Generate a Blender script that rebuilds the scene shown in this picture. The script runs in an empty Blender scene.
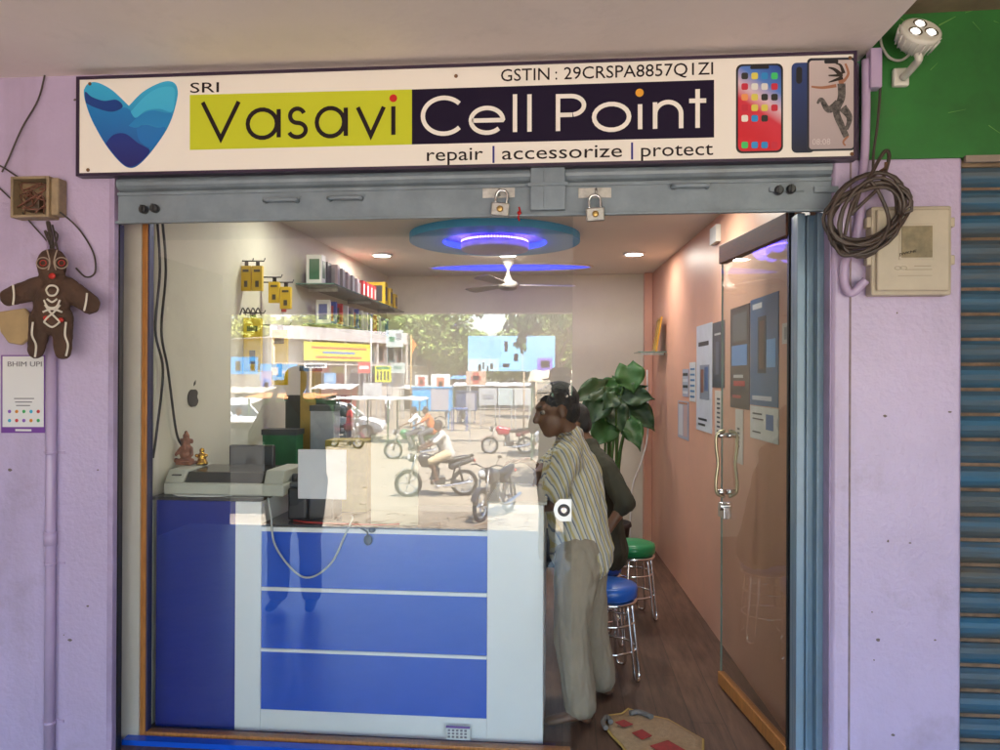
# mobile phone shop front with the street mirrored in its glass
import bpy, bmesh, math, random
from mathutils import Vector, Matrix, noise
random.seed(7)
PI = math.pi
scene = bpy.context.scene
COL = scene.collection
SCR = bpy.data.scenes.new('scratch')          # only used to evaluate modifiers while building

# ---------------------------------------------------------------- camera
CAM = Vector((0, -3.0, 1.6))
FPX = 750.0
CM = (Matrix.Rotation(math.atan(0.085), 3, 'Z') @ Matrix.Rotation(math.radians(90.15), 3, 'X')
      @ Matrix.Rotation(math.radians(0.25), 3, 'Z'))
cd = bpy.data.cameras.new('camera'); cam = bpy.data.objects.new('camera', cd); COL.objects.link(cam)
cam.location = CAM; cam.rotation_euler = CM.to_euler()
cd.sensor_width = 36; cd.lens = 27.0; cd.clip_end = 900; cd.clip_start = 0.02
scene.camera = cam



def PP(ax, val, u, v):
    """point of the place seen at photo position (u, v) on the plane axis=val"""
    r = CM @ Vector(((u - 500) / FPX, (375 - v) / FPX, -1))
    return CAM + r * ((val - CAM[ax]) / r[ax])


def PY(u, v, y): return PP(1, y, u, v)
def PZ(u, v, z): return PP(2, z, u, v)


YG = 0.18            # plane of the shop glass


def RF(u, v, d):
    """real place of a thing whose mirror image in the glass is d metres off"""
    p = PY(u, v, d - 3.0)
    return Vector((p.x, 2 * YG - p.y, p.z))


def RG(u, d, z=-1.1):
    p = RF(u, 377, d); p.z = z
    return p


# ---------------------------------------------------------------- materials
_M = {}


def sock(b, *names):
    for n in names:
        if n in b.inputs: return b.inputs[n]


def mat(name, col, rough=0.6, metal=0.0, var=0.0, vs=6.0, bump=0.0, bs=40.0, spec=0.5, coat=0.0, col2=None, emit=0.0, dirt=0.0, stretch=None, streak=0.0):
    if name in _M: return _M[name]
    m = bpy.data.materials.new(name); m.use_nodes = True; _M[name] = m
    nt = m.node_tree; N = nt.nodes; L = nt.links; b = N['Principled BSDF']
    b.inputs['Base Color'].default_value = (*col, 1)
    b.inputs['Roughness'].default_value = rough
    b.inputs['Metallic'].default_value = metal
    s = sock(b, 'Specular IOR Level', 'Specular')
    if s: s.default_value = spec
    if coat and 'Coat Weight' in b.inputs:
        b.inputs['Coat Weight'].default_value = coat; b.inputs['Coat Roughness'].default_value = 0.08
    if emit:
        b.inputs['Emission Color'].default_value = (*col, 1); b.inputs['Emission Strength'].default_value = emit
    tc = N.new('ShaderNodeTexCoord'); vec = tc.outputs['Object']
    if stretch:
        mp = N.new('ShaderNodeMapping'); mp.inputs['Scale'].default_value = stretch
        L.new(vec, mp.inputs['Vector']); vec = mp.outputs['Vector']
    out = None
    if var or col2:
        n = N.new('ShaderNodeTexNoise'); n.inputs['Scale'].default_value = vs; n.inputs['Detail'].default_value = 6
        n.inputs['Roughness'].default_value = 0.62
        L.new(vec, n.inputs['Vector'])
        r = N.new('ShaderNodeValToRGB'); r.color_ramp.elements[0].position = 0.33; r.color_ramp.elements[1].position = 0.68
        c2 = col2 or tuple(min(1, c * (1 + var)) for c in col)
        c1 = col if col2 else tuple(c * (1 - var) for c in col)
        r.color_ramp.elements[0].color = (*c1, 1); r.color_ramp.elements[1].color = (*c2, 1)
        L.new(n.outputs['Fac'], r.inputs['Fac']); out = r.outputs['Color']
        mr = N.new('ShaderNodeMapRange'); mr.inputs['To Min'].default_value = max(0.02, rough * 0.8); mr.inputs['To Max'].default_value = min(1, rough * 1.25)
        L.new(n.outputs['Fac'], mr.inputs['Value']); L.new(mr.outputs['Result'], b.inputs['Roughness'])
    if dirt:
        n2 = N.new('ShaderNodeTexNoise'); n2.inputs['Scale'].default_value = 2.3; n2.inputs['Detail'].default_value = 9; n2.inputs['Roughness'].default_value = 0.7
        L.new(vec, n2.inputs['Vector'])
        r2 = N.new('ShaderNodeValToRGB'); r2.color_ramp.elements[0].position = 0.56; r2.color_ramp.elements[1].position = 0.75
        r2.color_ramp.elements[0].color = (0, 0, 0, 1); r2.color_ramp.elements[1].color = (dirt,) * 3 + (1,)
        L.new(n2.outputs['Fac'], r2.inputs['Fac'])
        mx = N.new('ShaderNodeMixRGB'); mx.inputs['Color2'].default_value = (0.12, 0.085, 0.055, 1)
        L.new(r2.outputs['Color'], mx.inputs['Fac'])
        if out: L.new(out, mx.inputs['Color1'])
        else: mx.inputs['Color1'].default_value = (*col, 1)
        out = mx.outputs['Color']
    if streak:
        mp3 = N.new('ShaderNodeMapping'); mp3.inputs['Scale'].default_value = (3.2, 3.2, .45); L.new(tc.outputs['Object'], mp3.inputs['Vector'])
        n3 = N.new('ShaderNodeTexNoise'); n3.inputs['Scale'].default_value = 1.0; n3.inputs['Detail'].default_value = 7; n3.inputs['Roughness'].default_value = .6; L.new(mp3.outputs['Vector'], n3.inputs['Vector'])
        r3 = N.new('ShaderNodeValToRGB'); r3.color_ramp.elements[0].position = .53; r3.color_ramp.elements[1].position = .8; r3.color_ramp.elements[0].color = (0, 0, 0, 1); r3.color_ramp.elements[1].color = (streak,) * 3 + (1,)
        L.new(n3.outputs['Fac'], r3.inputs['Fac']); mx3 = N.new('ShaderNodeMixRGB'); mx3.inputs['Color2'].default_value = (.13, .09, .08, 1); L.new(r3.outputs['Color'], mx3.inputs['Fac'])
        if out: L.new(out, mx3.inputs['Color1'])
        else: mx3.inputs['Color1'].default_value = (*col, 1)
        out = mx3.outputs['Color']
    if out: L.new(out, b.inputs['Base Color'])
    if bump:
        n = N.new('ShaderNodeTexNoise'); n.inputs['Scale'].default_value = bs; n.inputs['Detail'].default_value = 4
        L.new(vec, n.inputs['Vector'])
        bp = N.new('ShaderNodeBump'); bp.inputs['Strength'].default_value = bump; bp.inputs['Distance'].default_value = 0.01
        L.new(n.outputs['Fac'], bp.inputs['Height']); L.new(bp.outputs['Normal'], b.inputs['Normal'])
    return m


def glass_mat(name, base, tint=(0.93, 0.95, 0.94), graze=0.8):
    m = bpy.data.materials.new(name); m.use_nodes = True; nt = m.node_tree; N = nt.nodes; L = nt.links
    for n in list(N): N.remove(n)
    o = N.new('ShaderNodeOutputMaterial'); mx = N.new('ShaderNodeMixShader')
    t = N.new('ShaderNodeBsdfTransparent'); t.inputs['Color'].default_value = (*tint, 1)
    g = N.new('ShaderNodeBsdfGlossy'); g.inputs['Roughness'].default_value = 0.0
    lw = N.new('ShaderNodeLayerWeight'); lw.inputs['Blend'].default_value = 0.5
    pw = N.new('ShaderNodeMath'); pw.operation = 'POWER'; pw.inputs[1].default_value = 4.0
    L.new(lw.outputs['Facing'], pw.inputs[0])
    ma = N.new('ShaderNodeMath'); ma.operation = 'MULTIPLY_ADD'; ma.inputs[1].default_value = graze; ma.inputs[2].default_value = base
    L.new(pw.outputs[0], ma.inputs[0]); L.new(ma.outputs[0], mx.inputs['Fac'])
    L.new(t.outputs[0], mx.inputs[1]); L.new(g.outputs[0], mx.inputs[2]); L.new(mx.outputs[0], o.inputs['Surface'])
    return m


# ---------------------------------------------------------------- object helpers
def obj(name, bm, m, parent=None, w=False, smooth=False, bevel=0.0, label=None, auto=None):
    me = bpy.data.meshes.new(name); bm.to_mesh(me); bm.free()
    if isinstance(m, (list, tuple)):
        for x in m: me.materials.append(x)
    else: me.materials.append(m)
    o = bpy.data.objects.new(name, me); COL.objects.link(o)
    if parent is not None:
        o.parent = parent
        if w: o.matrix_parent_inverse = parent.matrix_basis.inverted()
    if smooth:
        me.polygons.foreach_set('use_smooth', [True] * len(me.polygons))
    if bevel:
        b = o.modifiers.new('bevel', 'BEVEL'); b.width = bevel; b.segments = 2; b.limit_method = 'ANGLE'; b.angle_limit = math.radians(40)
    if label: o['label'] = label
    return o


def thing(name, label, cat, loc=(0, 0, 0), rz=0.0, group=None, rot=None):
    o = bpy.data.objects.new(name, None); COL.objects.link(o); o.empty_display_size = 0.1
    o.location = loc; o.rotation_euler = rot if rot is not None else (0, 0, rz)
    o['label'] = label; o['category'] = cat
    if group: o['group'] = group
    return o


def tag(o, label, cat, group=None):
    o['label'] = label; o['category'] = cat
    if group: o['group'] = group
    return o


def struct(name, bm, m, kind='structure', **k):
    o = obj(name, bm, m, **k); o['kind'] = kind
    return o


def kids(o): return [c for c in bpy.data.objects if c.parent == o]


def dup(root, loc=None, rz=None, label=None, group=None):
    def rec(o, par):
        c = o.copy(); COL.objects.link(c)
        if par is not None: c.parent = par
        for ch in kids(o):
            rec(ch, c)
        return c
    r = rec(root, None)
    if loc is not None: r.location = loc
    if rz is not None: r.rotation_euler = (0, 0, rz)
    if label: r['label'] = label
    if group: r['group'] = group
    return r


def B(): return bmesh.new()


def face(bm, pts, mi=0):
    f = bm.faces.new([bm.verts.new(p) for p in pts]); f.material_index = mi
    return f


def box(bm, x0, x1, y0, y1, z0, z1, M=None, mi=0):
    v = [Vector((x, y, z)) for z in (z0, z1) for y in (y0, y1) for x in (x0, x1)]
    if M is not None: v = [M @ q for q in v]
    v = [bm.verts.new(q) for q in v]
    for f in ((0, 2, 3, 1), (4, 5, 7, 6), (0, 1, 5, 4), (2, 6, 7, 3), (0, 4, 6, 2), (1, 3, 7, 5)):
        bm.faces.new([v[i] for i in f]).material_index = mi
    return bm


def bx(*a, **k): return box(B(), *a, **k)


def prism(bm, pts, off, mi=0):
    """flat polygon pts extruded by vector off"""
    n = len(pts); off = Vector(off)
    a = [bm.verts.new(Vector(p)) for p in pts]; b = [bm.verts.new(Vector(p) + off) for p in pts]
    bm.faces.new(a).material_index = mi; bm.faces.new(b[::-1]).material_index = mi
    for i in range(n):
        bm.faces.new((a[i], b[i], b[(i + 1) % n], a[(i + 1) % n])).material_index = mi
    bmesh.ops.recalc_face_normals(bm, faces=bm.faces[:])
    return bm


def spline(pts, n=6):
    P = [Vector(p) for p in pts]
    if len(P) < 3: return P
    out = []
    for i in range(len(P) - 1):
        p0 = P[max(i - 1, 0)]; p1 = P[i]; p2 = P[i + 1]; p3 = P[min(i + 2, len(P) - 1)]
        for k in range(n):
            t = k / n
            out.append(0.5 * ((2 * p1) + (p2 - p0) * t + (2 * p0 - 5 * p1 + 4 * p2 - p3) * t * t + (3 * p1 - p0 - 3 * p2 + p3) * t ** 3))
    out.append(P[-1])
    return out


def tube(bm, pts, r, n=8, closed=False, caps=True, mi=0):
    P = [Vector(p) for p in pts]; m = len(P); rings = []
    rr = r if isinstance(r, (list, tuple)) else [r] * m
    ref = None
    for i in range(m):
        if closed: d = P[(i + 1) % m] - P[i - 1]
        else: d = P[min(i + 1, m - 1)] - P[max(i - 1, 0)]
        if d.length < 1e-9: d = Vector((0, 0, 1))
        d.normalize()
        if ref is None:
            ref = Vector((0, 0, 1)) if abs(d.z) < 0.9 else Vector((1, 0, 0))
        s = ref - d * ref.dot(d)
        if s.length < 1e-6: s = d.orthogonal()
        s.normalize(); ref = s; t = d.cross(s)
        rings.append([bm.verts.new(P[i] + (s * math.cos(2 * PI * k / n) + t * math.sin(2 * PI * k / n)) * rr[i]) for k in range(n)])
    for i in range(m if closed else m - 1):
        a = rings[i]; b = rings[(i + 1) % m]
        for k in range(n):
            f = bm.faces.new((a[k], a[(k + 1) % n], b[(k + 1) % n], b[k])); f.smooth = True; f.material_index = mi
    if caps and not closed:
        bm.faces.new(rings[0][::-1]).material_index = mi; bm.faces.new(rings[-1]).material_index = mi
    return bm


def lathe(bm, prof, c=(0, 0, 0), n=24, M=None, mi=0, smooth=True):
    c = Vector(c); rings = []
    for r, z in prof:
        ring = []
        for k in range(n):
            p = Vector((r * math.cos(2 * PI * k / n), r * math.sin(2 * PI * k / n), z))
            if M is not None: p = M @ p
            ring.append(bm.verts.new(p + c))
        rings.append(ring)
    for a, b in zip(rings, rings[1:]):
        for k in range(n):
            f = bm.faces.new((a[k], a[(k + 1) % n], b[(k + 1) % n], b[k])); f.smooth = smooth; f.material_index = mi
    if prof[0][0] > 1e-6: bm.faces.new(rings[0][::-1]).material_index = mi
    if prof[-1][0] > 1e-6: bm.faces.new(rings[-1]).material_index = mi
    return bm


def ball(bm, c, r, n=10, M=None):
    r = r if isinstance(r, (tuple, list)) else (r, r, r)
    c = Vector(c); rings = []; m = n + 4
    def tf(x, y, z):
        q = Vector((x * r[0], y * r[1], z * r[2]))
        return (M @ q if M is not None else q) + c
    lo = bm.verts.new(tf(0, 0, -1)); hi = bm.verts.new(tf(0, 0, 1))
    for i in range(1, n):
        a = -PI / 2 + PI * i / n; ca, sa = math.cos(a), math.sin(a)
        rings.append([bm.verts.new(tf(ca * math.cos(2 * PI * k / m), ca * math.sin(2 * PI * k / m), sa)) for k in range(m)])
    for p, q in zip(rings, rings[1:]):
        for k in range(m): bm.faces.new((p[k], p[(k + 1) % m], q[(k + 1) % m], q[k])).smooth = True
    for k in range(m):
        bm.faces.new((lo, rings[0][(k + 1) % m], rings[0][k])).smooth = True; bm.faces.new((hi, rings[-1][k], rings[-1][(k + 1) % m])).smooth = True
    return bm


def limb(bm, p0, r0, p1, r1, n=14, flat=None):
    """tapered capsule; flat=(vector, factor) squashes the section along vector"""
    p0 = Vector(p0); p1 = Vector(p1); d = p1 - p0; L = d.length
    if L < 1e-6: return ball(bm, p0, r0)
    d.normalize(); s = d.orthogonal().normalized()
    if flat:
        s = Vector(flat[0]); s = (s - d * s.dot(d)).normalized()
    t = d.cross(s); fl = flat[1] if flat else 1.0
    pr = [(0.25, -0.95), (0.62, -0.78), (0.87, -0.5), (1.0, 0.0)]
    sec = [(p0 + d * (z * r0), r0 * a) for a, z in pr]
    for q in (0.25, 0.5, 0.75): sec.append((p0 + d * (L * q), r0 + (r1 - r0) * q))
    sec += [(p1 - d * (z * r1), r1 * a) for a, z in reversed(pr)]
    rings = [[bm.verts.new(c + (s * fl * math.cos(2 * PI * k / n) + t * math.sin(2 * PI * k / n)) * r) for k in range(n)] for c, r in sec]
    for a, b in zip(rings, rings[1:]):
        for k in range(n): bm.faces.new((a[k], a[(k + 1) % n], b[(k + 1) % n], b[k]))
    bm.faces.new(rings[0][::-1]); bm.faces.new(rings[-1])
    return bm


def chain(bm, pts, rr, **k):
    for i in range(len(pts) - 1): limb(bm, pts[i], rr[i], pts[i + 1], rr[i + 1], **k)
    return bm


def organic(name, bm, m, parent=None, w=False, voxel=0.01, it=4, crease=0.0, cscale=(18, 18, 6), label=None):
    """fuse overlapping blobs into one continuous surface"""
    me = bpy.data.meshes.new('tmp'); bm.to_mesh(me); bm.free()
    t = bpy.data.objects.new('tmp', me); SCR.collection.objects.link(t)
    r = t.modifiers.new('r', 'REMESH'); r.mode = 'VOXEL'; r.voxel_size = voxel; r.use_smooth_shade = True
    s = t.modifiers.new('s', 'SMOOTH'); s.iterations = it; s.factor = 0.5
    SCR.view_layers[0].update(); dg = SCR.view_layers[0].depsgraph
    me2 = bpy.data.meshes.new_from_object(t.evaluated_get(dg)); me2.name = name
    bpy.data.objects.remove(t); bpy.data.meshes.remove(me)
    me2.materials.clear(); me2.materials.append(m)
    if crease:
        nrm = [v.normal.copy() for v in me2.vertices]; cos = [v.co.copy() for v in me2.vertices]
        for v, vn, c in zip(me2.vertices, nrm, cos):
            q = Vector((c.x * cscale[0], c.y * cscale[1], c.z * cscale[2]))
            h = abs(noise.noise(q + Vector((0, 0, c.x * 9)))) + 0.5 * abs(noise.noise(q * 2.1))
            v.co = c - vn * (0.45 - h) * crease
    me2.polygons.foreach_set('use_smooth', [True] * len(me2.polygons))
    o = bpy.data.objects.new(name, me2); COL.objects.link(o)
    if parent is not None:
        o.parent = parent
        if w: o.matrix_parent_inverse = parent.matrix_basis.inverted()
    if label: o['label'] = label
    return o


def text_bm(s, extrude=0.0008):
    cu = bpy.data.curves.new('t', 'FONT'); cu.body = s; cu.size = 1; cu.extrude = extrude; cu.resolution_u = 3
    o = bpy.data.objects.new('t', cu); SCR.collection.objects.link(o)
    SCR.view_layers[0].update(); dg = SCR.view_layers[0].depsgraph
    me = bpy.data.meshes.new_from_object(o.evaluated_get(dg))
    bm = B(); bm.from_mesh(me); bpy.data.objects.remove(o); bpy.data.meshes.remove(me)
    return bm


def text_in(s, a, b, h, m, parent, name='lettering', nrm=(0, -1, 0), lift=0.002, w=False, cap='x'):
    """text s from point a to point b along its baseline, capital height h"""
    bm = text_bm(s); xs = [v.co.x for v in bm.verts]; x0, x1 = min(xs), max(xs)
    a = Vector(a); b = Vector(b); X = b - a; W = X.length; X.normalize(); Nn = Vector(nrm).normalized(); Z = Nn.cross(X).normalized()
    for v in bm.verts:
        c = v.co
        v.co = a + X * ((c.x - x0) / (x1 - x0) * W) + Z * (c.y / 0.56 * h) + Nn * (lift + c.z)
    return obj(name, bm, m, parent, w=w)


def ribbon(bm, pts, wd, off, closed=False, mi=0):
    """flat stroke of width wd through 2D points (x,z) mapped by off(x,z,layer)"""
    n = len(pts); Lf = []; Rt = []
    for i in range(n):
        p = Vector(pts[i])
        if closed: a = Vector(pts[i - 1]); c = Vector(pts[(i + 1) % n])
        else: a = Vector(pts[max(i - 1, 0)]); c = Vector(pts[min(i + 1, n - 1)])
        d1 = (p - a); d2 = (c - p)
        if d1.length < 1e-9: d1 = d2
        if d2.length < 1e-9: d2 = d1
        d1.normalize(); d2.normalize(); d = (d1 + d2)
        if d.length < 1e-6: d = d1
        d.normalize(); nn = Vector((-d.y, d.x)); k = wd / 2 / max(0.35, nn.dot(Vector((-d1.y, d1.x))))
        Lf.append(p + nn * k); Rt.append(p - nn * k)
    vf = [[bm.verts.new(off(q.x, q.y, l)) for q in S] for S in (Lf, Rt) for l in (0, 1)]
    a0, a1, b0, b1 = vf
    rng = range(n if closed else n - 1)
    for i in rng:
        j = (i + 1) % n
        for q in ((a1[i], a1[j], b1[j], b1[i]), (a0[i], a0[j], a1[j], a1[i]), (b0[j], b0[i], b1[i], b1[j])):
            bm.faces.new(q).material_index = mi
    return bm


# common materials
WHITE = mat('white_plastic', (0.78, 0.78, 0.76), 0.35)
BLACK = mat('black_plastic', (0.015, 0.015, 0.017), 0.4)
DARK = mat('dark_grey_plastic', (0.05, 0.05, 0.055), 0.45)
CHROME = mat('chrome', (0.75, 0.75, 0.76), 0.12, 1.0)
STEEL = mat('worn_steel', (0.42, 0.40, 0.38), 0.38, 0.9, var=0.25, vs=30)
PAPER = mat('white_paper', (0.74, 0.75, 0.78), 0.8)
RUBBER = mat('rubber', (0.02, 0.02, 0.02), 0.8)
EXPO = 3.72
# ================================================================ THE SHOP
ZC = 2.6                       # shop ceiling
def wallx_r(y): return 1.02 - 0.042 * y
def wallx_l(y): return -1.885 + 0.03 * y
YB = 4.35

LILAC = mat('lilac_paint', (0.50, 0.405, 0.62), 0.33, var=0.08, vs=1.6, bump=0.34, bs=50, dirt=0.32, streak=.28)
LILAC_D = mat('lilac_paint_darker', (0.40, 0.31, 0.50), 0.42, var=0.15, vs=5, bump=0.3, bs=50, dirt=0.5)  # darker, more mottled lilac for returns, lintel and outer walls
CREAM = mat('cream_distemper', (0.66, 0.62, 0.51), 0.75, var=0.05, vs=2, bump=0.08, bs=60, dirt=0.12)
BEIGE = mat('beige_panel', (0.55, 0.51, 0.46), 0.6, var=0.06, vs=3, dirt=0.22)
PEACH = mat('peach_paint', (0.64, 0.345, 0.245), 0.42, var=0.06, vs=2.5, bump=0.1, bs=70, dirt=0.1)
CEILW = mat('ceiling_white', (0.72, 0.67, 0.61), 0.6, var=0.03, vs=2)
CANOPY = mat('canopy_plaster', (0.92, 0.80, 0.75), 0.7, var=0.05, vs=1.1, bump=0.15, bs=25, dirt=0.14)
GREEN = mat('green_paint', (0.018, 0.15, 0.024), 0.55, var=0.3, vs=2.2, bump=0.12, bs=14, dirt=0.45)
BROWNP = mat('brown_plaster', (0.27, 0.19, 0.125), 0.8, var=0.25, vs=4, bump=0.3, bs=20)
SHUT = mat('grey_blue_steel_paint', (0.205, 0.25, 0.305), 0.36, var=0.16, vs=7, bump=0.14, bs=25, dirt=0.45, streak=.35)
CHAN = mat('blue_grey_channel_paint', (0.175, 0.265, 0.365), 0.3, var=0.10, vs=3, bump=0.04, bs=30, dirt=0.25)
WOODO = mat('orange_varnished_wood', (0.42, 0.17, 0.045), 0.3, var=0.25, vs=12, stretch=(8, 8, 1))
WOODD = mat('dark_red_wood', (0.11, 0.04, 0.024), 0.6, var=0.3, vs=10, stretch=(3, 3, 12))
BLUE = mat('blue_laminate', (0.004, 0.085, 0.60), 0.2, spec=0.6, var=0.05, vs=2)
NAVY = mat('deep_blue_laminate', (0.004, 0.022, 0.27), 0.3, spec=0.2)
LAMW = mat('white_laminate', (0.86, 0.86, 0.87), 0.3, var=0.03, vs=3)

# floor of the shop: brown wood-look sheet
fm = bpy.data.materials.new('brown_vinyl_floor'); fm.use_nodes = True
N = fm.node_tree.nodes; L = fm.node_tree.links; b = N['Principled BSDF']
tc = N.new('ShaderNodeTexCoord'); mp = N.new('ShaderNodeMapping'); mp.inputs['Scale'].default_value = (14, 1.4, 1)
L.new(tc.outputs['Object'], mp.inputs['Vector'])
n1 = N.new('ShaderNodeTexNoise'); n1.inputs['Scale'].default_value = 2.2; n1.inputs['Detail'].default_value = 8; n1.inputs['Roughness'].default_value = 0.7
L.new(mp.outputs['Vector'], n1.inputs['Vector'])
br = N.new('ShaderNodeTexBrick'); br.inputs['Scale'].default_value = 1.0; br.inputs['Brick Width'].default_value = 1.1; br.inputs['Row Height'].default_value = 0.15
br.inputs['Mortar Size'].default_value = 0.002; br.inputs['Color1'].default_value = (0.8, 0.8, 0.8, 1); br.inputs['Color2'].default_value = (1.15, 1.15, 1.15, 1); br.inputs['Mortar'].default_value = (0.45, 0.45, 0.45, 1)
mp2 = N.new('ShaderNodeMapping'); mp2.inputs['Rotation'].default_value = (0, 0, PI / 2)
L.new(tc.outputs['Object'], mp2.inputs['Vector']); L.new(mp2.outputs['Vector'], br.inputs['Vector'])
r1 = N.new('ShaderNodeValToRGB'); r1.color_ramp.elements[0].color = (0.055, 0.028, 0.018, 1); r1.color_ramp.elements[1].color = (0.18, 0.095, 0.065, 1)
r1.color_ramp.elements[0].position = 0.3; r1.color_ramp.elements[1].position = 0.75
L.new(n1.outputs['Fac'], r1.inputs['Fac'])
mu = N.new('ShaderNodeMixRGB'); mu.blend_type = 'MULTIPLY'; mu.inputs['Fac'].default_value = 1
L.new(r1.outputs['Color'], mu.inputs['Color1']); L.new(br.outputs['Color'], mu.inputs['Color2']); L.new(mu.outputs['Color'], b.inputs['Base Color'])
b.inputs['Roughness'].default_value = 0.5

bm = B(); prism(bm, [(-1.92, 0.04, 0), (1.06, 0.04, 0), (wallx_r(YB) + .03, YB + .02, 0), (wallx_l(YB) - .03, YB + .02, 0)], (0, 0, -0.12))
struct('floor', bm, fm)
bm = B(); prism(bm, [(-2.0, 0.02, ZC), (1.1, 0.02, ZC), (1.0, YB + .1, ZC), (-2.0, YB + .1, ZC)], (0, 0, 0.1))
struct('ceiling', bm, CEILW)
bm = B(); prism(bm, [(wallx_l(.3), .3, 0), (wallx_l(YB), YB, 0), (wallx_l(YB) - .15, YB, 0), (wallx_l(.3) - .15, .3, 0)], (0, 0, ZC))
struct('wall_left', bm, CREAM)
bm = B(); prism(bm, [(wallx_r(.2), .2, 0), (wallx_r(.2) + .15, .2, 0), (wallx_r(YB) + .15, YB, 0), (wallx_r(YB), YB, 0)], (0, 0, ZC))
struct('wall_right', bm, PEACH)
struct('wall_back', bx(-2.0, 1.1, YB, YB + .15, 0, ZC), CREAM)
# peach pilaster in the back corner
xr = wallx_r(YB - .1)
tag(obj('corner_pilaster', bx(xr - .075, xr - .002, YB - .12, YB - .002, 0.002, ZC - .002), PEACH), 'narrow peach pilaster in the far right corner of the shop', 'pilaster')

# ---- facade
LX = -1.885                                  # opening
fl = thing('facade_wall', 'lilac painted wall left of the shop opening with the brown doll', 'wall', (-2.2, 0, -0.1))
bm = B(); prism(bm, [(-4.1, 0, -.1), (-1.905, 0, -.1), (-1.895, .01, -.1), (-1.895, .028, -.1), (-4.1, .028, -.1)], (0, 0, 2.97))
obj('wall_face', bm, LILAC, fl, w=True)
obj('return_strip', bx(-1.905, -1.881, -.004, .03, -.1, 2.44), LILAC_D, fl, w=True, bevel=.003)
obj('jamb_line', bx(-1.895, -1.877, .031, .06, -.1, 2.24), BLACK, fl, w=True)
obj('jamb_panel', bx(-2.08, -1.853, .15, .2, -.02, 2.6), BEIGE, fl, w=True, bevel=.002)
fr = thing('facade_pillar', 'lilac painted pillar right of the shop opening carrying the meter box', 'pillar', (1.28, 0, -0.1))
bm = B(); prism(bm, [(1.036, 0.012, -.1), (1.046, 0, -.1), (1.505, 0, -.1), (1.515, .01, -.1), (1.515, .30, -.1), (1.036, .30, -.1)], (0, 0, 2.545))
obj('pillar_face', bm, LILAC, fr, w=True, bevel=.006)
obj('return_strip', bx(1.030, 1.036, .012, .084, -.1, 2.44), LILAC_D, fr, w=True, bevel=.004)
box_s = bx(1.098, 1.104, -.0035, .0, -.1, 2.44)
obj('plaster_seam', box_s, mat('seam_dirt', (0.27, 0.2, 0.22), .8, var=.3, vs=14), fr, w=True)
CHIP = mat('chipped_plaster', (.16, .12, .12), .8)
random.seed(12)
for par, pts in ((fr, [(885, 416), (910, 543), (888, 541), (897, 313), (872, 612), (874, 660), (893, 735), (950, 412), (878, 640), (935, 640)]), (fl, [(77, 104), (100, 106), (88, 606), (70, 640), (10, 470), (98, 470), (75, 100), (64, 635)])):
    for u, v in pts:
        q = PY(u, v, 0); r = random.uniform(.003, .007); k = random.uniform(.6, 2.2)
        bm = B(); prism(bm, [(q.x + r * k * math.cos(a) * random.uniform(.7, 1.2), -.0012, q.z + r * math.sin(a) * random.uniform(.7, 1.2)) for a in [i * PI / 4 for i in range(8)]], (0, .001, 0)); obj('paint_chip', bm, CHIP, par, w=True)
# lintel wall behind sign
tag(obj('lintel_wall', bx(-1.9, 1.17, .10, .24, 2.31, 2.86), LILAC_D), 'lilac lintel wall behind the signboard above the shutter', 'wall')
# green upper wall + brown soffit of the neighbour
gw = thing('green_wall', 'green painted wall patch under the floodlight above the lilac pillar', 'wall', (1.6, 0, 2.445))
bm = B(); box(bm, 1.172, 4.0, .004, .3, 2.446, 3.4)
obj('wall_face', bm, GREEN, gw, w=True, bevel=.003)
obj('ledge', bx(1.52, 4.0, -.012, .004, 2.425, 2.45), mat('ledge_cement', (0.3, 0.24, 0.21), .8, var=.2), gw, w=True)
# paint patch edge streaks (brush marks of its own shape)
bm = B()
for i in range(16):
    x = random.uniform(1.18, 2.2); z = random.choice([random.uniform(2.95, 3.0), random.uniform(2.45, 2.9)]); ln = random.uniform(.01, .07)
    a = random.uniform(-.9, .9); dx, dz = math.cos(a) * ln, math.sin(a) * ln; t = random.uniform(.0008, .003)
    face(bm, [(x, .002, z - t), (x + dx, .002, z + dz - t * .3), (x + dx, .002, z + dz + t * .3), (x, .002, z + t)])
obj('brush_streak', bm, mat('yellow_green_streak', (0.16, 0.34, 0.08), .7), gw, w=True)
bm = B(); prism(bm, [(1.2, -6.0, 3.0), (1.172, .003, 3.0), (4.5, .003, 3.06), (4.5, -6.0, 3.06)], (0, 0, .15))  # canopy stretched forward to cut the daylight in the porch
tag(obj('added_side_wall', bx(4.5, 4.65, -6.0, .3, -1.2, 3.06), mat('brown_side_wall', (.10, .07, .05), .8)), 'added brown wall far right keeping light out of the porch', 'wall')  # wall added out of view to darken the porch
tag(obj('neighbour_canopy', bm, BROWNP), 'brown plastered underside of the neighbouring canopy above the green wall', 'canopy')

# canopy slab + front beam + side wall of the porch
cp = thing('porch_canopy', 'pinkish white concrete canopy over the signboard and the porch', 'canopy', (-1.5, -3, 2.865))
bm = B(); prism(bm, [(-4.3, .10, 2.865), (1.168, .10, 2.865), (1.195, -6.0, 2.865), (-4.3, -6.0, 2.865)], (0, 0, .14))
obj('slab', bm, CANOPY, cp, w=True)
top = RF(215, 312, 8.9)
obj('front_beam', bx(-4.3, 1.19, -6.0, -5.75, top.z, 2.864), CANOPY, cp, w=True, bevel=.006)
tag(obj('porch_side_wall', bx(-4.3, top.x, -6.0, .0, -1.2, 2.864), mat('brown_side_wall', (.10, .07, .05), .8, var=.2, vs=3)), 'brown side wall closing the porch, reflected dark at the left of the glass', 'wall')

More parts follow.
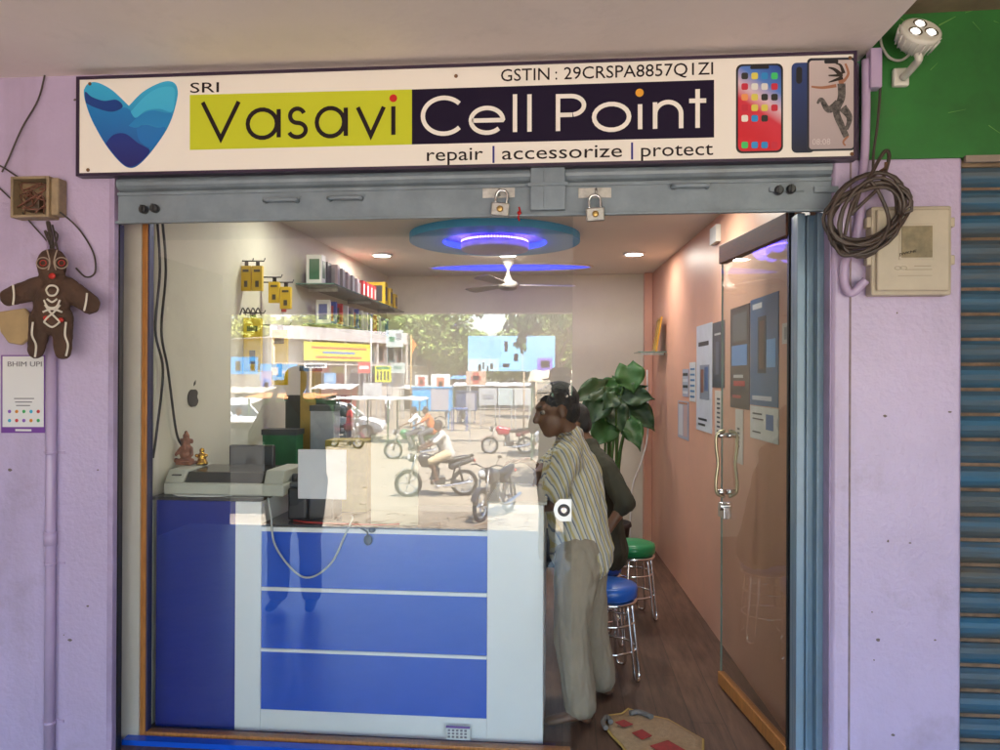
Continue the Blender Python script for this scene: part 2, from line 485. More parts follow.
# floors outside
PORCH = mat('porch_stone', (0.33, 0.30, 0.275), 0.35, var=.2, vs=5, bump=.15, bs=30)
struct('porch_floor', bx(-4.3, 4.5, -4.95, .04, -1.12, -.1), PORCH)
struct('neighbour_floor_strip', bx(1.52, 4.5, .04, .6, -.28, -.1), PORCH)

# neighbour's blue corrugated shutter
BLUESH = mat('worn_blue_shutter', (0.03, 0.12, 0.22), 0.5, vs=2.2, col2=(.085, .085, .08), stretch=(.45, .45, 6.5), dirt=.9, bump=.2, bs=30)
RUSTG = mat('rusty_groove', (0.19, 0.12, 0.08), .8, var=.4, vs=14)
ns = thing('blue_roller_shutter', 'closed blue corrugated roller shutter with rusty grooves at the right edge', 'shutter', (2.2, .12, -.1))
bm = B(); bg = B(); z = -.1; pitch = .098
while z < 2.42:
    pr = [(0, .035), (.012, .02), (.03, .006), (.05, .0), (.068, .006), (.084, .02), (.0845, .035)]
    for (a, ya), (c, yc) in zip(pr, pr[1:]):
        f = face(bm, [(1.515, .05 + ya, z + a), (3.6, .05 + ya, z + a), (3.6, .05 + yc, z + c), (1.515, .05 + yc, z + c)]); f.smooth = True
    box(bg, 1.515, 3.6, .083, .10, z + .0845, z + pitch)
    z += pitch
obj('slats', bm, BLUESH, ns, w=True); obj('grooves', bg, RUSTG, ns, w=True)
obj('housing', bx(1.515, 3.6, .04, .3, 2.42, 2.445), BROWNP, ns, w=True)

# guide channel right (blue grey steel)
bm = B()
box(bm, .928, 1.034, .13, .17, -.1, 2.26)
box(bm, .928, .958, .085, .13, -.1, 2.26); box(bm, 1.006, 1.034, .085, .13, -.1, 2.26)
box(bm, .975, .985, .118, .13, -.1, 2.26)
gc = obj('shutter_guide_channel', bm, CHAN, bevel=.003); tag(gc, 'blue grey steel guide channel between the glass door and the lilac pillar', 'shutter guide')

# ---- rolled up shutter with bottom rail
z0, z1 = 2.235, 2.445
rs = thing('roller_shutter', 'rolled up grey steel roller shutter with locking rail under the signboard', 'roller shutter', (-.43, 0, z0))
tilt = lambda x: 0.012 * (x + 1.88) / 2.9
def sb(bm, x0, x1, y0, y1, za, zb):
    v = [bm.verts.new((x, y, z + tilt(x))) for z in (za, zb) for y in (y0, y1) for x in (x0, x1)]
    for f in ((0, 2, 3, 1), (4, 5, 7, 6), (0, 1, 5, 4), (2, 6, 7, 3), (0, 4, 6, 2), (1, 3, 7, 5)): bm.faces.new([v[i] for i in f])
    return bm
bm = B(); sb(bm, -1.868, 1.03, .0, .012, z0, 2.362); sb(bm, -1.868, 1.03, -.022, .0, z0 - .002, z0 + .008); sb(bm, -1.868, 1.03, -.008, .0, 2.352, 2.366)
obj('bottom_rail', bm, SHUT, rs, w=True, bevel=.002)
bm = B()
pr = [(2.372, .012), (2.380, -.004), (2.392, -.014), (2.404, -.016), (2.416, -.012), (2.426, .0), (2.434, .012)]
for (a, ya), (c, yc) in zip(pr, pr[1:]):
    f = face(bm, [(-1.868, ya, a), (1.03, ya, a + .012), (1.03, yc, c + .012), (-1.868, yc, c)]); f.smooth = True
sb(bm, -1.868, 1.03, .014, .03, 2.36, 2.455)
obj('slat', bm, SHUT, rs, w=True)
bm = B(); a = PY(531, 165, 0); c = PY(565, 213, 0)
sb(bm, a.x, c.x, -.03, .0, c.z, a.z + .02); sb(bm, a.x - .012, c.x + .012, -.036, -.03, a.z - .10, a.z - .085)
sb(bm, a.x + .05, a.x + .058, -.034, -.03, c.z, a.z)
obj('centre_bracket', bm, SHUT, rs, w=True, bevel=.002)
for (u, v) in ((282, 201), (346, 199), (690, 187)):
    p = PY(u, v, 0); bm = B()
    tube(bm, [(p.x - .065, 0, p.z), (p.x - .065, -.02, p.z), (p.x - .055, -.026, p.z), (p.x + .055, -.026, p.z), (p.x + .065, -.02, p.z), (p.x + .065, 0, p.z)], .010, 8)
    box(bm, p.x - .08, p.x + .08, -.005, 0.0, p.z + .012, p.z + .022)
    obj('handle', bm, SHUT, rs, w=True)
for (u, v) in ((145, 210), (156, 209), (778, 191), (790, 190)):
    p = PY(u, v, 0); bm = B(); lathe(bm, [(.018, 0), (.018, .02), (.012, .028)], (p.x, 0, p.z), 12, Matrix.Rotation(PI / 2, 3, 'X'))
    box(bm, p.x - .004, p.x + .004, -.034, -.02, p.z - .015, p.z + .015)
    obj('bolt', bm, mat('dark_oily_steel', (0.06, .06, .065), .4, .6), rs, w=True)
p = PY(785, 190, 0)
obj('slide_bar', bx(p.x - .06, p.x + .07, -.012, -.001, p.z - .008, p.z + .008), SHUT, rs, w=True)
p = PY(824, 190, 0)
obj('side_lug', bx(p.x - .04, p.x + .05, -.014, -.001, p.z - .012, p.z + .012), SHUT, rs, w=True, bevel=.002)
p = PY(595, 192, 0)
for u in (500, 596):
    p = PY(u, 193, 0)
    bm = B(); box(bm, p.x - .07, p.x + .06, -.004, -.001, p.z - .02, p.z + .02)
    tube(bm, [(p.x, -.001, p.z + .012), (p.x, -.022, p.z + .01), (p.x, -.026, p.z), (p.x, -.022, p.z - .01), (p.x, -.001, p.z - .012)], .005, 8)
    obj('hasp', bm, STEEL, rs, w=True, bevel=.001)
def padlock(u, v, lab, rz=0, brass=False):
    p = PY(u, v, -.03)
    t = thing('padlock', lab, 'padlock', p, group='open padlocks on the shutter rail'); t.rotation_euler = (0, rz, 0)
    bm = B(); box(bm, -.036, .036, -.012, .012, -.052, .0)
    bd = obj('lock_body', bm, STEEL, t, bevel=.005)
    bm = B(); tube(bm, spline([(-.022, 0, -.002), (-.022, 0, .03), (-.012, 0, .048), (.012, 0, .048), (.022, 0, .03), (.022, 0, -.002)], 4), .0055, 8)
    obj('shackle', bm, CHROME, t)
    bm = B(); lathe(bm, [(.013, 0), (.013, .003), (.004, .004)], (0.0, -.0122, -.026), 14, Matrix.Rotation(PI / 2, 3, 'X'))
    obj('keyhole_cover', bm, mat('brass', (.55, .36, .13), .35, .9), t)
    return t
padlock(501, 203, 'plain steel padlock hanging left of the centre bracket beside the red thread', .12)
padlock(595, 208, 'steel padlock with square front plate hanging right of the centre bracket', -.05)
p = PY(519, 212, -.02); bm = B()
tube(bm, spline([(p.x, p.y, p.z + .02), (p.x + .004, p.y, p.z), (p.x - .003, p.y, p.z - .02), (p.x + .002, p.y, p.z - .035)], 4), .0035, 6)
ball(bm, (p.x + .001, p.y, p.z - .004), .009, 6)
tag(obj('red_thread', bm, mat('red_cotton', (.45, .01, .01), .8)), 'short knotted red thread tied under the shutter rail beside a padlock', 'thread')

# ---- floor edge: blue threshold board and wooden glass channel
th = thing('threshold', 'orange wooden glass channel over a blue board along the shop floor edge', 'threshold', (-.9, .16, 0))
obj('blue_board', bx(-1.90, -.03, .10, .149, -.0, .022), BLUE, th, w=True)
obj('wood_channel', bx(-1.852, .035, .161, .205, .0, .032), WOODO, th, w=True, bevel=.002)
obj('frame_post', bx(-1.853, -1.829, .158, .205, .0, 2.6), WOODO, th, w=True, bevel=.002)
obj('blue_edge', bx(-1.829, -1.823, .165, .2, .03, 2.3), mat('dark_edge', (.03, .03, .09), .4), th, w=True)

# ---- fixed glass pane
GL = glass_mat('shop_glass', 0.118, (0.955, 0.955, 0.955))
GL2 = glass_mat('shop_glass_inner', 0.0, (0.97, 0.99, 0.98), 0.3)
GE = mat('glass_edge', (0.25, 0.42, 0.38), .1, spec=.8)
def pane(bm, a, c, z0, z1, t=.010):
    """pane between plan points a and c, front face material 0, back 1, rim 2"""
    a = Vector((*a, 0)); c = Vector((*c, 0)); d = (c - a).normalized(); n = Vector((d.y, -d.x, 0)) * t / 2
    q = [a + n, c + n, c - n, a - n]
    v = [bm.verts.new((p.x, p.y, z)) for z in (z0, z1) for p in q]
    for ix, mi in (((0, 1, 5, 4), 0), ((2, 3, 7, 6), 1), ((1, 2, 6, 5), 2), ((3, 0, 4, 7), 2), ((4, 5, 6, 7), 2), ((3, 2, 1, 0), 2)):
        bm.faces.new([v[i] for i in ix]).material_index = mi
    return bm
sf = thing('shop_glass', 'large fixed glass pane reflecting the sunny street in front of the counter', 'glass pane', (-.85, YG, .03))
obj('pane', pane(B(), (-1.829, YG), (.036, YG), .03, 2.6), [GL, GL2, GE], sf, w=True)
# round lock plate on the free edge
p = PY(562, 510, YG - .008); bm = B()
pts = [(p.x + .03 * a, p.y, p.z + .047 * c) for a, c in ((-.3, 1), (1.35, 1), (1.35, -1), (-.3, -1), (-.95, -.6), (-1.2, 0), (-.95, .6))]
prism(bm, pts, (0, -.004, 0)); lp = obj('lock_plate', bm, mat('satin_aluminium', (.62, .63, .64), .35, .6), sf, w=True, bevel=.001)
bm = B(); lathe(bm, [(.026, 0), (.026, .004), (.018, .005)], (p.x + .008, p.y - .004, p.z), 20, Matrix.Rotation(PI / 2, 3, 'X')); o = obj('lock_ring', bm, DARK, lp)
bm = B(); lathe(bm, [(.016, 0), (.016, .004), (.010, .006)], (p.x + .008, p.y - .009, p.z), 20, Matrix.Rotation(PI / 2, 3, 'X')); o = obj('lock_cylinder', bm, CHROME, lp)

# ---- open glass door
GD = glass_mat('door_glass', 0.07, (0.88, 0.90, 0.88)); GD2 = glass_mat('door_glass_inner', 0.0, (0.97, .98, .97), .2)
H = Vector((.935, .20, 0)); F = Vector((.822, .99, 0)); dd = (F - H).normalized(); rzd = math.atan2(dd.y, dd.x); DL = (F - H).length
gd = thing('glass_door', 'open glass door with dark wood top rail swung against the peach wall', 'door', (H.x, H.y, .012), rzd)
# local: x along door from hinge, y = normal pointing to -x world (towards camera side)
bm = B(); v = [bm.verts.new(q) for q in ((0, .005, .06), (DL, .005, .06), (DL, .005, 2.2), (0, .005, 2.2), (0, -.005, .06), (DL, -.005, .06), (DL, -.005, 2.2), (0, -.005, 2.2))]
for ix, mi in (((0, 1, 2, 3), 0), ((7, 6, 5, 4), 1), ((1, 5, 6, 2), 2), ((0, 3, 7, 4), 2), ((3, 2, 6, 7), 2), ((0, 4, 5, 1), 2)): bm.faces.new([v[i] for i in ix]).material_index = mi
obj('pane', bm, [GD, GD2, GE], gd)
obj('top_rail', bx(0, DL, -.02, .02, 2.18, 2.275), WOODD, gd, bevel=.003)
obj('bottom_rail', bx(0, DL, -.018, .018, 0, .065), WOODO, gd, bevel=.003)
obj('hinge_stile', bx(-.012, .004, -.012, .012, 0.0, 2.275), BLACK, gd)
BRASS = mat('antique_brass', (.42, .38, .27), .3, .9)
for s in (1, -1):
    bm = B(); hx = DL - .07
    tube(bm, spline([(hx, s * .012, .98), (hx, s * .05, 1.0), (hx, s * .055, 1.06), (hx, s * .045, 1.15), (hx, s * .055, 1.24), (hx, s * .05, 1.3), (hx, s * .012, 1.32)], 5), .0085, 10)
    hd = obj('door_handle', bm, BRASS, gd)
    bm = B()
    for z in (1.005, 1.295): lathe(bm, [(.013, 0), (.013, .045)], (hx, 0, z), 12, Matrix.Rotation(-s * PI / 2, 3, 'X'))
    obj('handle_collar', bm, CHROME, hd)
bm = B(); lathe(bm, [(.022, -.03), (.022, .03)], (DL - .05, 0, .93), 14, Matrix.Rotation(PI / 2, 3, 'X')); box(bm, DL - .09, DL, -.02, .02, .87, .925)
obj('door_lock', bm, CHROME, gd, bevel=.002)
p = PY(788, 400, .2)
tag(obj('wooden_jamb', bx(.950, .972, .178, .23, 0.001, 2.6), mat('pale_orange_jamb', (.5, .22, .11), .5, var=.2)), 'slim orange wooden door jamb behind the blue grey channel', 'door jamb')

# ================================================================ SIGNBOARD
A = PY(78, 175, -.05); Cc = PY(855, 158, -.05); T = PY(76, 79, -.05); T2 = PY(860, 52, -.05)
SW = Cc.x - A.x; ang = math.atan2(Cc.z - A.z, SW); SHT = ((T.z - A.z) + (T2.z - Cc.z)) / 2
sg = thing('signboard', 'white mobile shop signboard with blue emblem reading Vasavi Cell Point', 'signboard', A, rot=(0, -ang, 0))
SM = Matrix.Translation(A) @ Matrix.Rotation(-ang, 4, 'Y'); SMi = SM.inverted()
def S(u, v, y=0.0):
    q = SMi @ PY(u, v, -.05); return Vector((q.x, y, q.z))
FLEX = mat('sign_flex', (0.86, 0.81, 0.78), 0.42, spec=.4)
INK = mat('sign_dark_ink', (0.014, 0.008, 0.028), 0.55, spec=.12); LIME = mat('sign_lime', (0.56, 0.60, 0.03), 0.5, spec=.2)
INKT = mat('sign_text_ink', (0.02, 0.012, 0.015), 0.55, spec=.15); SWH = mat('sign_white_ink', (0.86, .81, .78), .4)
REDI = mat('sign_red_ink', (.6, .012, .012), .4); ORI = mat('sign_orange_ink', (.78, .36, .03), .4)
obj('panel', bx(0, SW, 0, .035, 0, SHT), FLEX, sg)
bm = B(); t = .010
box(bm, -.006, SW + .006, -.006, .04, -.006, t - .004); box(bm, -.006, SW + .006, -.006, .04, SHT - t + .004, SHT + .006)
box(bm, -.006, t - .004, -.006, .04, t - .004, SHT - t + .004); box(bm, SW - t + .004, SW + .006, -.006, .04, t - .004, SHT - t + .004)
obj('frame', bm, mat('dark_purple_frame', (.03, .012, .04), .4), sg)
def quadpx(name, pts, y, m, parent, th=.0012):
    bm = B(); prism(bm, [S(u, v, y) for u, v in pts], (0, th, 0)); return obj(name, bm, m, parent)
quadpx('lime_field', [(190, 95), (412, 89.6), (412, 144.5), (190, 150)], -.0015, LIME, sg)
quadpx('dark_field', [(412, 89.6), (714, 80), (714, 137.5), (412, 144.5)], -.0015, INK, sg)
# stroke lettering --------------------------------------------------
def arc(cx, cy, rx, ry, a0, a1, n=22): return [(cx + rx * math.cos(math.radians(a0 + (a1 - a0) * i / n)), cy + ry * math.sin(math.radians(a0 + (a1 - a0) * i / n))) for i in range(n + 1)]
GLY = {
 'V': [[(0, 1), (.5, 0), (1, 1)]],
 'v': [[(0, 1), (.5, 0), (1, 1)]],
 'a': [arc(.47, .5, .47, .5, 0, 360)[:-1] + ['c'], [(1, 1), (1, 0)]],
 's': [arc(.5, .75, .42, .25, 20, 270, 16) + arc(.5, .25, .5, .25, 90, -160, 16)],
 'i': [[(.5, 1), (.5, 0)]], 'l': [[(.5, 1), (.5, 0)]],
 'C': [arc(.55, .5, .55, .5, 42, 318, 30)],
 'e': [[(.03, .5), (.98, .5)] + arc(.5, .5, .5, .5, 4, 318, 30)],
 'P': [[(0, 0), (0, 1), (.45, 1)] + arc(.5, .73, .5, .27, 90, -80, 14), [(0, .46), (.56, .46)]],
 'o': [arc(.5, .5, .5, .5, 0, 360)[:-1] + ['c']],
 'n': [[(0, 1), (0, 0)], [(0, .5)] + arc(.5, .55, .5, .45, 170, 0, 14) + [(1, 0)]],
 't': [[(.5, 1), (.5, 0)], [(0, .7), (1, .7)]],
}
def base(u): return 140.2 - 0.0228 * (u - 239)
def word(name, seq, m, wd=4.3):
    for k, (ch, u0, u1, vt) in enumerate(seq):
        bm = B()
        for si, st in enumerate(GLY[ch]):
            cl = st[-1] == 'c'; P = st[:-1] if cl else st
            q = []
            for x, y in P:
                u = u0 + (u1 - u0) * x; vb = base(u) - 1.6; v = vb + (vt + 1.6 - 0.022 * (u - u0) - vb) * y
                s = S(u, v); q.append((s.x, s.z))
            ribbon(bm, q, wd * 3.0 / 750, lambda x, z, l, si=si: Vector((x, -.0022 - .0005 * si - .0012 * l, z)), closed=cl)
        bmesh.ops.recalc_face_normals(bm, faces=bm.faces[:])
        obj(name, bm, m, sg)
word('letter', [('V', 203, 239, 101), ('a', 248, 279, 108.5), ('s', 289, 306, 107.5), ('a', 317, 346, 107), ('v', 358, 384, 106), ('i', 393, 394, 105)], INKT)
word('letter', [('C', 423, 461, 97), ('e', 471, 503, 107), ('l', 514.5, 515.5, 93), ('l', 529, 530, 93), ('P', 558, 584, 95), ('o', 594, 629, 103), ('i', 639.5, 640.5, 103), ('n', 655, 681, 101), ('t', 689, 706, 88)], SWH)
for (u, v, m) in ((393.5, 98.5, REDI), (639.5, 93, ORI)):
    p = S(u, v); bm = B(); prism(bm, [(p.x + .0155 * math.cos(a * PI / 10), -.0036, p.z + .0155 * math.sin(a * PI / 10)) for a in range(20)], (0, .0014, 0)); obj('letter_dot', bm, m, sg)
def stext(s, u0, v0, u1, v1, hpx, m=INKT):
    a = S(u0, v0); c = S(u1, v1); return text_in(s, a, c, hpx * 3 / 750, m, sg)
stext('SRI', 190.5, 93, 219, 92.3, 8.3)
stext('GSTIN', 501, 81.5, 549.5, 79.9, 9.6); stext(':', 555.5, 79.8, 557.2, 79.7, 9.6); stext('29CRSPA8857Q1ZI', 564, 79.5, 713, 74.5, 9.6)
stext('repair', 427, 161.2, 483, 159.8, 10.5); stext('accessorize', 502, 159.8, 622, 157, 10.5); stext('protect', 641, 156.8, 713, 155, 10.5)
for u, v in ((493.5, 155), (632, 151.5)):
    quadpx('divider', [(u - 1, v - 9), (u + 1, v - 9), (u + 1, v + 8), (u - 1, v + 8)], -.0015, mat('divider_blue', (.01, .01, .2), .4), sg)
for u, v in ((90, 84), (88, 170), (456, 76), (850, 58), (852, 154)):
    bm = B(); lathe(bm, [(.008, 0), (.006, .004)], S(u, v), 10, Matrix.Rotation(PI / 2, 3, 'X')); obj('screw', bm, mat('rusty_screw', (.2, .1, .05), .6, .6), sg)
# blue winged emblem
def shade(nm, c0, c1, axis=2, lo=0, hi=1):
    """printed two-tone blend"""
    m = bpy.data.materials.new(nm); m.use_nodes = True; N = m.node_tree.nodes; L = m.node_tree.links; b = N['Principled BSDF']; b.inputs['Roughness'].default_value = .4
    tc = N.new('ShaderNodeTexCoord'); sp = N.new('ShaderNodeSeparateXYZ'); L.new(tc.outputs['Object'], sp.inputs[0])
    mr = N.new('ShaderNodeMapRange'); mr.inputs['From Min'].default_value = lo; mr.inputs['From Max'].default_value = hi; L.new(sp.outputs[axis], mr.inputs['Value'])
    r = N.new('ShaderNodeValToRGB'); r.color_ramp.elements[0].color = (*c0, 1); r.color_ramp.elements[1].color = (*c1, 1)
    L.new(mr.outputs['Result'], r.inputs['Fac']); L.new(r.outputs['Color'], b.inputs['Base Color']); return m
zb, zt = S(131, 168).z, S(131, 82).z
def z2(pts, n=7): return [(p.x, p.y) for p in spline([(a, b, 0) for a, b in pts], n)]
em = quadpx('emblem', z2([(84, 90), (88, 84), (97, 82.5), (112, 90), (129, 106)], 5) + z2([(129, 106), (143, 92), (160, 83), (171, 81.5), (177, 87), (177, 100), (169, 125), (155, 147), (141, 163), (131, 168), (121, 163), (106, 145), (92, 120), (85, 100), (84, 90)], 5)[1:-1], -.0012,
            shade('emblem_blue', (.006, .11, .42), (.035, .42, .74), 2, zb, zt), sg)
def wave(pts, lay, c0, c1): quadpx('emblem_wave', z2(pts + [pts[0]], 5)[:-1], -.0012 - .0007 * lay, shade('wave_blend', c0, c1, 2, zb, zt), em, th=.0006)
wave([(85, 98), (98, 108), (114, 111), (127, 108), (140, 122), (150, 140), (146, 156), (131, 166.5), (121, 162), (106, 144), (92, 120)], 1, (.01, .05, .3), (.01, .26, .66))
wave([(86, 103), (96, 108), (112, 112), (123, 107), (117, 100), (104, 101), (92, 97), (85.5, 92)], 2, (.005, .03, .16), (.006, .05, .28))
wave([(106, 144), (114, 135), (126, 134), (138, 143), (147, 148), (150, 152), (141, 162), (131, 167), (121, 162)], 3, (.012, .012, .15), (.015, .07, .4))
wave([(129, 126), (140, 116), (152, 111), (166, 113), (173, 115), (167, 126), (158, 127), (146, 124), (137, 128)], 3, (.02, .3, .66), (.01, .17, .52))
wave([(137, 129), (146, 125), (158, 128), (166, 128), (158, 143), (150, 148), (140, 141)], 4, (.01, .15, .5), (.012, .2, .58))
wave([(131, 112), (146, 96), (160, 88), (174, 88), (175, 100), (172, 112), (160, 109), (146, 111), (136, 118)], 2, (.03, .36, .72), (.06, .5, .8))
# printed phones
PHB = mat('print_black', (.01, .01, .014), .35)
def rrect(u0, u1, vt, vb, r, sl=-0.022, y=0, n=4):
    pts = []
    for (cx, cy, a0) in ((u1 - r, vt + r, 0), (u0 + r, vt + r, 90), (u0 + r, vb - r, 180), (u1 - r, vb - r, 270)):
        for i in range(n + 1):
            a = math.radians(a0 + 90 * i / n); u = cx + r * math.cos(a); v = cy - r * math.sin(a); pts.append((u, v + sl * (u - u0)))
    return pts
ph = quadpx('printed_phone', rrect(736, 783, 64.5, 153.5, 6), -.0012, PHB, sg)
m = bpy.data.materials.new('screen_print'); m.use_nodes = True; N = m.node_tree.nodes; L = m.node_tree.links; b = N['Principled BSDF']; b.inputs['Roughness'].default_value = .35
tc = N.new('ShaderNodeTexCoord'); mp = N.new('ShaderNodeMapping'); c0 = S(740, 130); c1 = S(783, 70)
dv = (c1 - c0); L.new(tc.outputs['Object'], mp.inputs['Vector']); dt = N.new('ShaderNodeVectorMath'); dt.operation = 'DOT_PRODUCT'
dt.inputs[1].default_value = dv / dv.length_squared; L.new(tc.outputs['Object'], dt.inputs[0])
ad = N.new('ShaderNodeMath'); ad.operation = 'SUBTRACT'; ad.inputs[1].default_value = c0.dot(dv) / dv.length_squared; L.new(dt.outputs['Value'], ad.inputs[0])
r = N.new('ShaderNodeValToRGB'); e = r.color_ramp.elements; e[0].color = (.62, .012, .03, 1); e[0].position = .0; e[1].color = (.02, .06, .3, 1); e[1].position = 1
q = e.new(.35); q.color = (.62, .03, .06, 1); q = e.new(.52); q.color = (.7, .5, .6, 1); q = e.new(.72); q.color = (.08, .2, .6, 1)
L.new(ad.outputs[0], r.inputs['Fac']); L.new(r.outputs['Color'], b.inputs['Base Color'])
sc1 = quadpx('phone_screen', rrect(738, 781, 66.5, 151.5, 5), -.0020, m, ph, th=.0006)
quadpx('phone_notch', rrect(750, 769, 66.2, 69.5, 1.5), -.0027, PHB, ph, th=.0006)
ic = [(.7, .7, .7), (.75, .75, .72), (.02, .25, .6), (.02, .02, .02), (.8, .3, .1), (.05, .55, .15), (.8, .78, .75), (.55, .02, .05), (.7, .6, .1)]
random.seed(3)
icm = [mat('icon_ink_%s' % 'abcdefghi'[i], c, .4) for i, c in enumerate(ic)]
for rr_ in range(6):
    for cc in range(4):
        if rr_ == 5: v0 = 142
        elif rr_ == 4 and cc == 3: continue
        else: v0 = 73 + rr_ * 10.6
        u0 = 741.3 + cc * 9.9
        quadpx('app_icon', rrect(u0, u0 + 6.6, v0, v0 + 6.6, 1.6, n=2), -.0029, random.choice(icm) if rr_ < 5 else icm[[5, 2, 2, 7][cc]], sc1, th=.0006)
pb = quadpx('printed_phone', rrect(791.5, 815, 63, 153, 5), -.0012, shade('phone_back_blue', (.006, .008, .03), (.02, .05, .2), 2, zb, zt), sg)
quadpx('camera_strip', rrect(796, 802, 67, 84, 3), -.0019, PHB, pb, th=.0006)
pf = quadpx('printed_phone', rrect(807, 855, 58.5, 151.5, 4), -.0021, mat('print_dark', (.02, .02, .035), .35), sg)
sc2 = quadpx('phone_screen', rrect(809, 853.5, 61, 149.5, 3), -.0028, shade('rose_screen', (.40, .33, .36), (.55, .46, .47), 2, zb, zt), pf, th=.0006)
quadpx('phone_notch', rrect(824, 838, 60, 64, 1.5), -.0036, PHB, pf, th=.0006)
# dancing figure printed on the screen
SK = mat('print_skin', (.35, .15, .09), .4); DR = mat('print_dress', (.012, .011, .015), .4, vs=90, col2=(.16, .14, .14))
def pstroke(pts, ws, m, lay=0):
    bm = B(); P = z2(pts, 6); n = len(P)
    Lf, Rt = [], []
    for i, p in enumerate(P):
        t = i / (n - 1); w_ = ws[0] + (ws[1] - ws[0]) * t; a = Vector(P[max(i - 1, 0)]); c = Vector(P[min(i + 1, n - 1)]); d = (c - a).normalized(); nn = Vector((-d.y, d.x)) * w_ / 2
        Lf.append(Vector(p) + nn); Rt.append(Vector(p) - nn)
    prism(bm, [S(q.x, q.y, -.0038 - .0004 * lay) for q in Lf + Rt[::-1]], (0, .0004, 0)); obj('printed_dancer', bm, m, sc2)
pstroke([(845, 64), (848, 74), (843, 82)], (2, 3), SK); pstroke([(811, 87), (822, 88), (836, 86)], (1.8, 3.5), SK); pstroke([(840, 78), (842, 90)], (5, 5), SK)
pstroke([(848, 136), (843, 142), (845, 146)], (2.4, 1.6), SK)
pstroke([(841, 84), (841, 98), (836, 112), (842, 128), (846, 137)], (8, 6), DR, 1); pstroke([(838, 104), (828, 110), (821, 100), (817, 104)], (9, 2), DR, 2)
pstroke([(842, 108), (849, 118), (846, 130)], (9, 3), DR, 3)
HR = mat('print_hair', (.02, .012, .01), .4)
pstroke([(841, 76), (834, 70), (828, 68)], (5, 1), HR, 4); pstroke([(842, 75), (836, 76), (828, 76)], (4, 1), HR, 5); pstroke([(843, 74), (840, 66), (835, 64)], (4, .8), HR, 6); pstroke([(842, 78), (834, 81), (828, 83)], (4, .8), HR, 7)
a = S(812, 145); c = S(830, 144.6); text_in('08:08', a, c, .018, mat('clock_ink', (.62, .55, .58), .4), sc2, lift=.0032)
# ================================================================ THINGS ON THE FACADE
TAN = mat('aged_tan_plastic', (.30, .22, .14), .55, var=.25, vs=12, dirt=.5)
WIRE = mat('old_brown_wire', (.055, .04, .035), .5)
p0 = PY(22, 221, -.0); p1 = PY(60, 180, 0)
jb = thing('junction_box', 'open tan junction box with tangled wires above the brown doll', 'junction box', ((p0.x + p1.x) / 2, 0, p0.z))
X0, X1, Z0, Z1 = p0.x, p1.x, p0.z, p1.z
bm = B(); t = .012
box(bm, X0, X1, -.012, -.001, Z0, Z1); box(bm, X0, X0 + t, -.07, -.012, Z0, Z1); box(bm, X1 - t, X1, -.07, -.012, Z0, Z1); box(bm, X0 + t, X1 - t, -.07, -.012, Z0, Z0 + t); box(bm, X0 + t, X1 - t, -.07, -.012, Z1 - t, Z1)
obj('box_shell', bm, TAN, jb, w=True, bevel=.003)
obj('box_side_cover', bx(X1, X1 + .035, -.06, -.001, Z0 + .01, Z1 - .005), TAN, jb, w=True, bevel=.008)
bm = B(); box(bm, X0 + .05, X0 + .11, -.045, -.012, Z0 + .03, Z0 + .09)
obj('terminal_block', bm, mat('dark_bakelite', (.07, .04, .025), .5, var=.4, vs=30), jb, w=True, bevel=.004)
bm = B(); random.seed(5)
for i in range(9):
    q = [(random.uniform(X0 + .02, X1 - .02), random.uniform(-.06, -.02), random.uniform(Z0 + .02, Z1 - .02)) for _ in range(4)]
    tube(bm, spline(q, 5), .003, 5)
obj('loose_wires', bm, mat('dull_red_brown_wire', (.16, .06, .04), .5, var=.6, vs=20), jb, w=True)
def wire(name, lab, px, r, m, y=-.012, cat='cable', grp=None):
    bm = B(); tube(bm, spline([PY(u, v, (y if len(q) == 0 else q[0])) for u, v, *q in px], 6), r, 7)
    return tag(obj(name, bm, m, smooth=False), lab, cat, grp)
wire('cable', 'thin brown cable running up from the junction box to the canopy at far left', [(45, 74), (38, 100), (22, 128), (8, 160), (2, 172)], .0035, WIRE)
wire('cable', 'thin brown cable from the far left edge into the top of the junction box', [(-12, 160), (4, 168), (20, 178), (34, 181), (52, 184)], .0035, WIRE)
wire('cable', 'brown cable looping down right of the doll head from the junction box', [(60, 212, -.05), (78, 228), (93, 252), (95, 272), (86, 277), (76, 268)], .0035, WIRE)
wire('cable', 'thin cable slanting from the left edge down behind the doll head', [(-12, 178), (12, 200), (30, 222), (46, 240), (52, 252)], .003, WIRE)
# conduit
PIPE = mat('lilac_painted_pipe', (.47, .36, .57), .3, var=.06, vs=4, dirt=.2)
cx = PY(51, 500, -.02).x
cn = thing('conduit_pipe', 'lilac painted vertical conduit pipe with clips on the left wall', 'pipe', (cx, -.022, -.1))
obj('pipe', tube(B(), [(cx, -.022, -.1), (cx, -.022, PY(51, 235, -.02).z)], .0205, 16), PIPE, cn, w=True)
z = PY(51, 545, -.02).z; obj('coupling', tube(B(), [(cx, -.022, z), (cx, -.022, z + .055)], .025, 16), PIPE, cn, w=True)
for v in (454, 565, 724):
    z = PY(51, v, -.02).z; bm = B(); tube(bm, [(cx, -.022, z), (cx, -.022, z + .012)], .0235, 14); box(bm, cx - .045, cx + .05, -.006, -.001, z, z + .012)
    obj('clip', bm, PIPE, cn, w=True)
# cardboard piece
bm = B(); pts = [PY(u, v, -.055) for u, v in ((-4, 312), (24, 308), (31, 318), (30, 338), (20, 345), (8, 343), (0, 332))]
prism(bm, pts, (0, .02, 0)); tag(obj('cardboard_tag', bm, mat('tan_cardboard', (.42, .29, .16), .8, var=.15), bevel=.006), 'tan cardboard piece hanging behind the left arm of the doll', 'cardboard')
